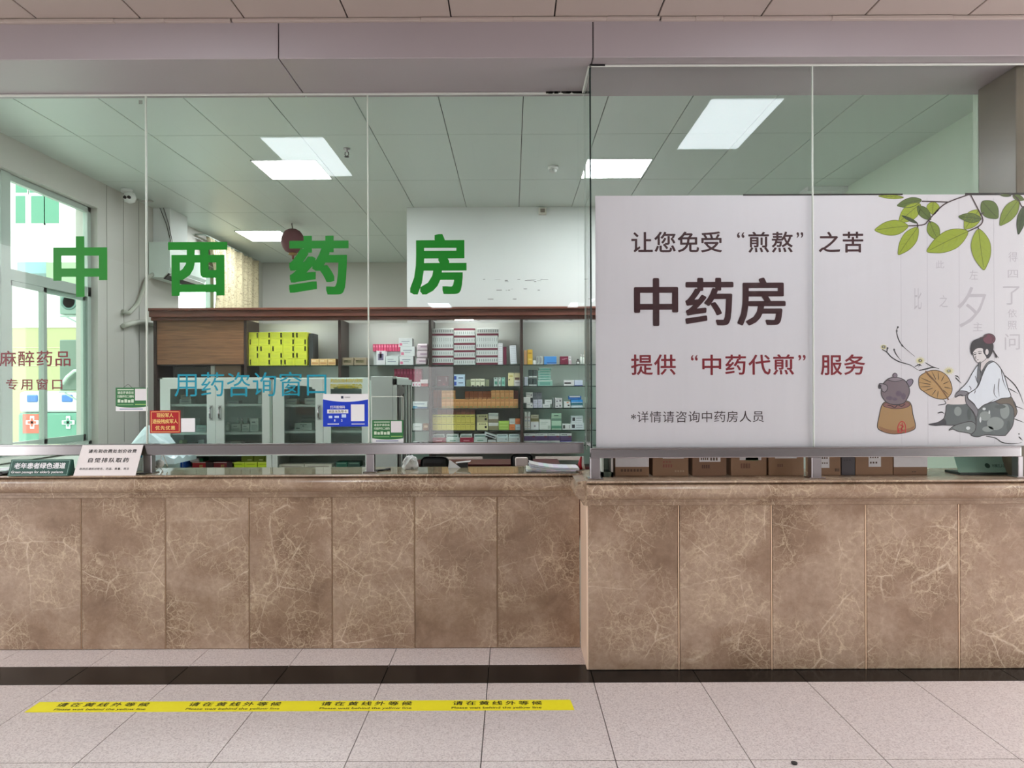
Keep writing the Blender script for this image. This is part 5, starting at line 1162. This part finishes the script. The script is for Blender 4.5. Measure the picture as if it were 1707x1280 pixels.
A.ell((1330, 160), 66, 56, (112, 52, 72), 23, line=(48, 26, 36), lw=6)
A.stroke([(1230, 150), (1280, 140), (1310, 120)], 9, (60, 30, 40), 25)
A.stroke([(1340, 120), (1375, 150), (1360, 190)], 6, (60, 26, 40), 25)
A.stroke([(1366, 270), (1400, 325), (1432, 362)], 12, (44, 36, 44), 22, taper=True); A.stroke([(1400, 325), (1408, 362)], 9, (44, 36, 44), 22)
for p in ([(1160, 318), (1180, 306), (1196, 314)], [(1165, 330), (1180, 322), (1194, 328)], [(1212, 300), (1232, 292), (1252, 300)], [(1214, 318), (1232, 310), (1250, 318)], [(1190, 340), (1186, 362), (1196, 368)], [(1204, 384), (1218, 380)]): A.stroke(p, 5, BKL, 23)
for c in ((1181, 326), (1232, 316)): A.ell(c, 6, 6, BKL, 24)
A.build('printed_woman')

# ------------------------------------------------------------------ standing signs on the left counter
def tilted(x0, x1, yb, zb, tilt, hgt):
    """frame of a board leaning back from its lower edge"""
    return Vector((x0, yb, zb)), Vector((1, 0, 0)), Vector((0, math.sin(tilt), math.cos(tilt)))
def slab(mb, O, U, V, w, h, t, m, bev=.0):
    N = U.cross(V); mt = Matrix((U, N*-1, V)).transposed().to_4x4(); mt.translation = O
    return mb.box(0, w, 0, t, 0, h, m, bev, mat4=mt)
xa, xb = XX(122, 4.286, 790), XX(225.5, 4.286, 790)
tl = math.radians(27); O, U, V = tilted(xa, xb, 4.286, ZT+.001, tl, .2); hh = .208; N = U.cross(V); w_ = xb-xa
r = thing('counter_sign', ((xa+xb)/2, 4.33, ZT), 'white leaning sign with black characters on the left counter', 'sign')
slab(MB(), O, U, V, w_, hh, .004, plain('acrylic_white', (236, 228, 226), .3)).build('board', None, r)
mb = MB(); P = O+N*.0006
text(mb, '请先到收费处划价收费', P+U*w_*.13+V*hh*.73, w_*.79, hh*.125, M['ink'], (U, V), .02)
text(mb, '自觉排队取药', P+U*w_*.17+V*hh*.42, w_*.66, hh*.16, M['ink'], (U, V), .02)
text(mb, '取药后请核对姓名、药品、数量、用法', P+U*w_*.07+V*hh*.18, w_*.80, hh*.075, M['ink'], (U, V), .012)
mb.build('lettering', None, r)
mb = MB(); back = O+V*hh*.8
mb.prism([(O.y+.006, ZT+.0005), (O.y+.13, ZT+.0005), (back.y+.006, back.z)], 'x', xa+w_*.45, xa+w_*.55, M['plastic_white']); mb.build('prop', None, r)
xa, xb = XX(12, 4.275, 790), XX(113, 4.275, 790)
tl = math.radians(20); O, U, V = tilted(xa, xb, 4.275, ZT+.001, tl, .1); hh = .108; N = U.cross(V); w_ = xb-xa
r = thing('counter_sign', ((xa+xb)/2, 4.3, ZT), 'dark green wedge sign with white lettering on the left counter', 'sign')
dg = plain('dark_green_sign', (12, 72, 60), .35)
top = O+V*hh
MB().prism([(O.y, O.z), (top.y, top.z), (top.y+.02, top.z-.004), (O.y+.075, O.z)], 'x', xa, xb, dg).build('wedge_block', None, r)
mb = MB(); P = O+N*.0005
for u0, v0, u1, v1 in ((.02, .06, .98, .08), (.02, .92, .98, .94), (.02, .06, .026, .94), (.974, .06, .98, .94)): slab(mb, P+U*w_*u0+V*hh*v0, U, V, w_*(u1-u0), hh*(v1-v0), .0004, rgbm((150, 190, 176)))
mb.build('border', None, r)
mb = MB(); P = O+N*.0010
text(mb, '老年患者绿色通道', P+U*w_*.075+V*hh*.44, w_*.85, hh*.36, M['paper'], (U, V), .024); text(mb, 'Green passage for elderly patients', P+U*w_*.05+V*hh*.13, w_*.86, hh*.19, M['paper'], (U, V), .012, fit=False)
mb.build('lettering', None, r)
# small things on the left counter
def cz0(y): return ZT+.0006
p = W(266.5, 776, 4.5)
r = thing('webcam', (p.x, 4.5, ZT), 'small white round webcam on a three legged stand on the left counter', 'webcam')
MB().lathe([(.012, -.014), (.026, -.010), (.0275, 0), (.026, .010), (.012, .014)], (p.x, 4.5, ZT+.052), M['plastic_white'], 22, 'y').build('head', None, r)
MB().lathe([(.012, -.016), (.010, -.019), (.004, -.0195)], (p.x, 4.5, ZT+.052), rgbm((190, 194, 190)), 18, 'y').build('lens', None, r)
for dx, dy in ((-.03, -.02), (.03, -.02), (0, .035)): MB().tube([(p.x, 4.5, ZT+.028), (p.x+dx*.5, 4.5+dy*.5, ZT+.018), (p.x+dx, 4.5+dy, ZT+.004)], .0035, M['plastic_white']).build('leg', None, r)
MB().tube([(p.x, 4.505, ZT+.07), (p.x+.004, 4.53, ZT+.12), (p.x, 4.6, ZT+.02)], .003, M['plastic_white']).build('cable', None, r)
MB().tube([(p.x-.11, 4.345, ZT+.005), (p.x-.06, 4.35, ZT+.006), (p.x-.02, 4.36, ZT+.005)], .004, M['black']).build('plug', None, r)
a, b = XX(221, 4.52, 770), XX(240, 4.52, 770)
tag(MB().box(a, b, 4.52, 4.6, ZT+.0005, ZT+.16, rgbm((214, 232, 234)), .002).box(a+.03, b-.012, 4.519, 4.5205, ZT+.09, ZT+.11, rgbm((40, 150, 180))).build('medicine_box'), 'white box with teal mark on the counter behind the white leaning sign', 'box')
def papers(x0, x1, y0, y1, label, n, col=(232, 232, 236), seed=1, curl=.0):
    rr = random.Random(seed); t = thing('paper_stack', ((x0+x1)/2, (y0+y1)/2, ZT), label, 'papers')
    z = ZT+.0008
    for k in range(n):
        mb = MB(); dx, dy = rr.uniform(-.02, .02), rr.uniform(-.01, .01); n_ = 10; h = .003+.002*(k % 2)
        for i in range(n_):
            u0, u1 = i/n_, (i+1)/n_; f = lambda u: curl*(1-u)**3*(k+1)/n*.9
            za, zb = z+f(u0), z+f(u1)
            xa_, xb_ = x0+dx+(x1-x0)*u0, x0+dx+(x1-x0)*u1
            mb.prism([(xa_, za), (xb_, zb), (xb_, zb+h*.7), (xa_, za+h*.7)], 'y', y0+dy, y1+dy, rgbm(tuple(min(255, c+rr.uniform(-14, 8)) for c in col), .7))
        mb.build('sheet', None, t); z += h
    return t
papers(XX(880, 4.36, 780), XX(962, 4.36, 780), 4.36, 4.56, 'stack of white papers with curled left edge on the counter by the glass corner', 7, seed=3, curl=.035)
t = papers(XX(-60, 4.45, 775), XX(14, 4.45, 775), 4.40, 4.60, 'pile of papers at the left end of the counter beside the dark green sign', 6, seed=4)
tag(MB().box(XX(-10, 4.33, 785), XX(11, 4.33, 785), 4.29, 4.36, ZT+.0005, ZT+.025, M['black'], .008).build('stapler'), 'small black stapler left of the dark green sign', 'stapler')
# pen on the counter
p0, p1 = W(626, 781, 4.5), W(650, 781, 4.5)
r = thing('pen', (p0.x, 4.48, ZT), 'black pen lying on the counter beside the steel post', 'pen')
MB().tube([(p0.x, 4.44, ZT+.006), (p1.x, 4.52, ZT+.006)], .0055, M['black'], 10).build('barrel', None, r)
MB().tube([(p0.x-.012, 4.43, ZT+.006), (p0.x, 4.44, ZT+.006)], [.001, .0045], M['steel'], 10).build('tip', None, r)
MB().tube([(p1.x-.03, 4.505, ZT+.012), (p1.x, 4.52, ZT+.013)], .0018, M['black'], 6).build('clip', None, r)
# crumpled plastic bag
def bag(cx, cy, z, sx, sy, sz, label, seed=1, col=(232, 232, 232)):
    rr = random.Random(seed); mb = MB()
    bmesh.ops.create_icosphere(mb.bm, subdivisions=3, radius=1.0)
    from mathutils import noise
    for v in mb.bm.verts:
        n_ = noise.noise(v.co*1.7+Vector((seed*3.1, 0, 0)))*.30+noise.noise(v.co*4.2+Vector((seed, 5, 0)))*.16
        v.co *= 1+n_
        if v.co.z < -.55: v.co.z = -.55
        v.co = Vector((v.co.x*sx, v.co.y*sy, (v.co.z+.55)*sz))+Vector((cx, cy, z+.0006))
    for f in mb.bm.faces: f.material_index = 0
    return tag(mb.build('plastic_bag', rgbm(col, .35)), label, 'plastic bag')
bag(XX(684, 4.6, 770), 4.6, ZT, .055, .05, .055, 'crumpled white plastic bag on the counter right of the grey cabinet', 2)
# bench by the side window with a white sheet of plastic heaped on it
r = thing('side_bench', (-3.6, 5.85, 0), 'pale bench under the side window, behind the counter', 'bench')
B(-4.12, -3.12, 5.15, 6.7, 1.03, 1.06, rgbm((206, 214, 206)), .003).build('top', None, r)
for x in (-4.08, -3.16):
    for y in (5.2, 6.62): B(x, x+.04, y, y+.04, 0, 1.03, M['alu']).build('leg', None, r)
mb = MB(); from mathutils import noise
NX, NY2 = 22, 12; x0, x1 = XX(178, 5.6, 730), XX(330, 5.6, 730)-.12; gr = []
for i in range(NX+1):
    row = []
    for j in range(NY2+1):
        u, v = i/NX, j/NY2; hgt = .30*math.exp(-((u-.62)/.26)**2)*math.sin(math.pi*min(1, .12+v))**.7 + .05*noise.noise(Vector((u*5, v*4, 2)))+.02
        row.append(mb.bm.verts.new((x0+(x1-x0)*u, 5.45+.38*v, 1.0612+max(0, hgt))))
    gr.append(row)
for i in range(NX):
    for j in range(NY2): mb.bm.faces.new((gr[i][j], gr[i+1][j], gr[i+1][j+1], gr[i][j+1]))
bw = [gr[i][0] for i in range(NX+1)]+[gr[NX][j] for j in range(1, NY2+1)]+[gr[i][NY2] for i in range(NX-1, -1, -1)]+[gr[0][j] for j in range(NY2-1, 0, -1)]
lo = [mb.bm.verts.new((v.co.x, v.co.y, 1.0606)) for v in bw]
for k in range(len(bw)): mb.bm.faces.new((bw[k], lo[k], lo[(k+1) % len(bw)], bw[(k+1) % len(bw)]))
mb.bm.faces.new(lo); bmesh.ops.recalc_face_normals(mb.bm, faces=mb.bm.faces[:])
tag(mb.build('plastic_sheet', rgbm((206, 228, 232), .35)), 'white plastic sheet heaped on the bench below the green notice', 'plastic sheet')
# office chairs behind the counter
def chair(px, Y, wd_, ztop, label, rz):
    x = XX(px, Y, 765); r = thing('office_chair', (x, Y, 0), label, 'chair', 'black office chairs behind the counter')
    B(x-wd_/2, x+wd_/2, Y, Y+.06, ztop-.42, ztop, M['black'], .05, seg=3).build('backrest', None, r)
    B(x-.24, x+.24, Y+.05, Y+.5, .46, .54, M['black'], .03, seg=2).build('seat', None, r)
    MB().tube([(x, Y+.02, ztop-.3), (x, Y+.04, .5), (x, Y+.2, .46)], .02, M['black']).build('back_bar', None, r)
    MB().tube([(x, Y+.27, .07), (x, Y+.27, .46)], .025, M['steel_dull']).build('column', None, r)
    for k in range(5):
        t = k*2*math.pi/5; MB().tube([(x, Y+.27, .09), (x+.26*math.cos(t), Y+.27+.26*math.sin(t), .06)], [.025, .018], M['black']).build('foot', None, r)
        MB().lathe([(.03, -.012), (.03, .012)], (x+.26*math.cos(t), Y+.27+.26*math.sin(t), .0315), M['black'], 14, 'x').build('caster', None, r)
    return r
chair(724, 5.3, .22, 1.125, 'black office chair behind the counter, left of the white slip of paper', 0)
chair(870, 5.5, .18, 1.13, 'black office chair behind the counter, left of the paper stack', 0)
p = W(870, 766, 5.44)
tag(MB().box(p.x-.055, p.x+.05, 5.455, 5.495, p.z-.06, p.z+.015, rgbm((222, 206, 204)), .015, seg=2).build('cloth'), 'pale folded cloth hung on the right office chair behind the counter', 'cloth')
# white slips standing on the counter edge
mb = MB(); q0, q1 = XX(747, 4.62, 772), XX(768, 4.62, 772)
mb.prism([(q0, ZT+.0006), (q1, ZT+.0006), (q0+.02, ZT+.05), (q0+.008, ZT+.055)], 'y', 4.62, 4.622, M['paper'])
tag(mb.build('paper_slip'), 'white slip of paper propped up on the counter between the chairs', 'paper')
mb = MB(); mb.prism([(q0+.05, ZT+.035), (XX(785, 4.66, 772), ZT+.045), (XX(785, 4.66, 772)-.01, ZT+.037), (q0+.05, ZT+.03)], 'y', 4.64, 4.68, M['paper'])
mb.prism([(q0+.06, ZT+.0006), (XX(780, 4.66, 772), ZT+.0006), (XX(780, 4.66, 772), ZT+.04), (q0+.06, ZT+.031)], 'y', 4.645, 4.675, M['black'])
tag(mb.build('document_box'), 'low black box with a white sheet on the counter right of the slip', 'box')
# red and white ribbon at the inner corner
mb = MB(); xs_ = XX(970, 4.5, 765)
mb.tube([(xs_-.006, 4.5, ZT+.002), (xs_-.012, 4.5, ZT+.04), (xs_-.004, 4.5, ZT+.085)], [.010, .014, .006], rgbm((180, 20, 44)), 8)
mb.tube([(xs_+.012, 4.5, ZT+.002), (xs_+.002, 4.5, ZT+.04), (xs_+.006, 4.5, ZT+.09)], [.010, .012, .005], rgbm((232, 226, 226)), 8)
tag(mb.build('ribbon'), 'red and white ribbon at the inner corner of the counter', 'ribbon')
# low dividers of the counter back, in dark red
B_ = MB().box(-.91, .42, 6.35, 6.75, .0, .92, M['maroon'], .004).box(-.94, .45, 6.33, 6.77, .92, .95, M['maroon'], .004)
tag(B_.build('low_cabinet'), 'low dark red cabinet behind the right end of the left counter', 'cabinet')

# ------------------------------------------------------------------ cartons under the right glass
YK = 4.16
def carton(x0, x1, h, label, tags=(), marks=(), col=(150, 118, 92), y=YK):
    a, b = XX(x0, y, 785), XX(x1, y, 785); r = thing('carton', ((a+b)/2, y+.1, ZT), label, 'carton', 'brown cartons in a row under the poster')
    B(a, b, y, y+.2, ZT+.0005, ZT+h, plain('carton_%d' % int(x0), col, .75, 0, .06, 25), .002).build('box', None, r)
    z = lambda py: CAMZ-(py-645-2)*y/F_
    for (u0, u1, v0, v1, c) in tags:
        B(XX(u0, y, 780), XX(u1, y, 780), y-.001, y, z(v1), z(v0), rgbm(c)).build('paper_label', None, r)
    mb = MB()
    for (u0, u1, v0, v1, c) in marks: mb.box(XX(u0, y, 780), XX(u1, y, 780), y-.0015, y-.0006, z(v1), z(v0), rgbm(c))
    if marks: mb.build('printing', None, r)
    else: mb.bm.free()
    return r
pw = (226, 224, 226); ik = (96, 74, 60)
def lines(x0, x1, y0, y1, n, c=ik): return [(x0+(x1-x0)*k/n, x0+(x1-x0)*(k+.6)/n, y0, y1, c) for k in range(n)]
carton(1025.5, 1082, .20, 'brown carton with wide white paper on it, first from the corner post', [(1025.8, 1081.8, 760, 781, pw)], lines(1035, 1072, 784.5, 789, 7))
carton(1088.5, 1147.5, .20, 'brown carton with a small slanted label, second from the corner post', [(1105, 1140, 760, 767.5, pw)], lines(1105, 1120, 772, 774, 3, (150, 80, 70)) + lines(1105, 1122, 777, 782, 4, (140, 84, 70)) + lines(1125, 1142, 787, 790, 4, (176, 150, 124)))
carton(1154.5, 1211, .20, 'brown carton with a printed label of black squares, third from the corner post', [(1166, 1201, 760, 773, pw)], lines(1168, 1182, 764, 770, 4) + lines(1184, 1198, 763, 771, 3) + lines(1170, 1184, 778, 784, 4, (90, 60, 50)), (136, 104, 82))
carton(1219, 1278, .20, 'brown carton with a white and green label, fourth from the corner post', [(1233, 1269, 760, 770.5, pw), (1243, 1264, 761, 771, (72, 150, 96))], lines(1235, 1252, 776, 784, 4, (120, 80, 64)))
carton(1281.5, 1340, .20, 'brown carton with a narrow label, left of the middle post', [(1292, 1328, 760, 768, pw)], lines(1296, 1320, 764, 766, 6) + lines(1296, 1306, 777, 782, 3, (120, 86, 70)), (158, 124, 96))
carton(1366, 1401.5, .20, 'narrow brown carton with a label, right of the middle post', [(1368, 1382.5, 763, 784, pw)], lines(1370, 1381, 766, 769, 3) + lines(1370, 1381, 775, 777, 3) + lines(1392, 1400, 785, 790, 3))
carton(1403, 1425.5, .19, 'dark grey carton between two brown ones, right of the middle post', (), lines(1406, 1420, 770, 772, 3, (70, 66, 70)), (92, 88, 92))
carton(1426, 1488.5, .20, 'wide brown carton with an upright label, second brown one right of the middle post', [(1448, 1468.5, 762, 782.5, pw)], lines(1450, 1466, 766, 768, 4) + lines(1450, 1464, 774, 777, 3))
carton(1489.5, 1546, .20, 'brown carton with a wide white paper, rightmost of the row', [(1490, 1546, 760, 783, pw)], lines(1498, 1540, 763.5, 765, 8) + lines(1520, 1528, 790, 792, 2), (140, 108, 84))
# small stand left of the cartons and the green board at the right
a, b = XX(1002, YK, 785), XX(1021, YK, 785)
r = thing('display_holder', ((a+b)/2, YK+.05, ZT), 'small green and white holder standing left of the cartons', 'holder')
B(a, a+.012, YK-.03, YK+.1, ZT+.0005, ZT+.18, rgbm((196, 206, 196))).build('side', None, r)
B(b-.012, b, YK-.03, YK+.1, ZT+.0005, ZT+.18, rgbm((206, 200, 196))).build('side', None, r)
B(a, b, YK+.1, YK+.11, ZT+.0005, ZT+.18, rgbm((150, 170, 156))).build('back', None, r)
B(a, b, YK-.03, YK+.1, ZT+.0005, ZT+.03, rgbm((70, 84, 72))).build('base', None, r)
tl = math.radians(25); x0, x1 = XX(1592, 4.2, 785), XX(1688, 4.2, 785)
O, U, V = Vector((x0, 4.16, ZT+.012)), Vector((1, 0, -.05)).normalized(), Vector((0, math.sin(tl), math.cos(tl)))
U = Vector((1, 0, 0)); N = U.cross(V)
r = thing('green_board', ((x0+x1)/2, 4.2, ZT), 'pale green board with a dark emblem leaning at the right end under the poster', 'sign')
slab(MB(), O, U, V, x1-x0, .2, .006, plain('pale_green_acrylic', (146, 184, 166), .25)).build('board', None, r)
B(x0, x1, 4.15, 4.30, ZT+.0005, ZT+.014, rgbm((46, 58, 52))).build('base', None, r)
mb = MB(); P = O+N*.001; em = rgbm((30, 66, 54))
mt = Matrix((U, V, N)).transposed().to_4x4(); mt.translation = P+U*.185+V*.045
cc = [(.016*math.cos(k*math.pi/12), .016*math.sin(k*math.pi/12)) for k in range(24)]
f = mb.bm.faces.new([mb.bm.verts.new(mt @ Vector((q[0], q[1], 0))) for q in cc]); mb._fin([f], em)
text(mb, '市第五人民医院', P+U*.212+V*.034, .125, .020, em, (U, V), .012)
mb.build('lettering', None, r)

# ------------------------------------------------------------------ yellow waiting line on the floor
def FLR(px, py):
    d = W(px, py, 1.0)-Vector((0, 0, CAMZ)); t = -CAMZ/d.z; return Vector((d.x*t, t, 0))
f0, f1 = FLR(500, 1185.5), FLR(500, 1168.5)
y0, y1 = f0.y, f1.y
xa, xb = FLR(46, 1188).x-.02, FLR(956, 1175).x
r = thing('floor_tape', ((xa+xb)/2, (y0+y1)/2, 0), 'yellow waiting line tape with black lettering on the floor before the left counter', 'floor tape')
MB().prism([(xa, y0), (xb, y0), (xb-.012, y1), (xa, y1)], 'z', .0003, .0012, M['yellow_tape']).build('strip', None, r)
mb = MB(); h = y1-y0
for (a, b), (c, d) in zip(((95, 247), (314, 467), (534, 686), (754, 904)), ((89, 241), (308, 464), (531, 685), (752, 903))):
    pc, pd = FLR(a, 1176), FLR(b, 1176); text(mb, '请在黄线外等候', Vector((pc.x, y0+h*.50, .0016)), pd.x-pc.x, h*.40, M['ink'], FLOORF, .015)
    pc, pd = FLR(c, 1184), FLR(d, 1184); text(mb, 'Please wait behind the yellow line', Vector((pc.x, y0+h*.10, .0016)), pd.x-pc.x, h*.24, M['ink'], FLOORF, .01, fit=False)
mb.build('lettering', None, r)
tag(MB().lathe([(.012, 0), (.014, .006), (.006, .010)], FLR(1324, 1273), M['seam'], 12).build('floor_stud'), 'small dark stud in the floor at the bottom right', 'stud')
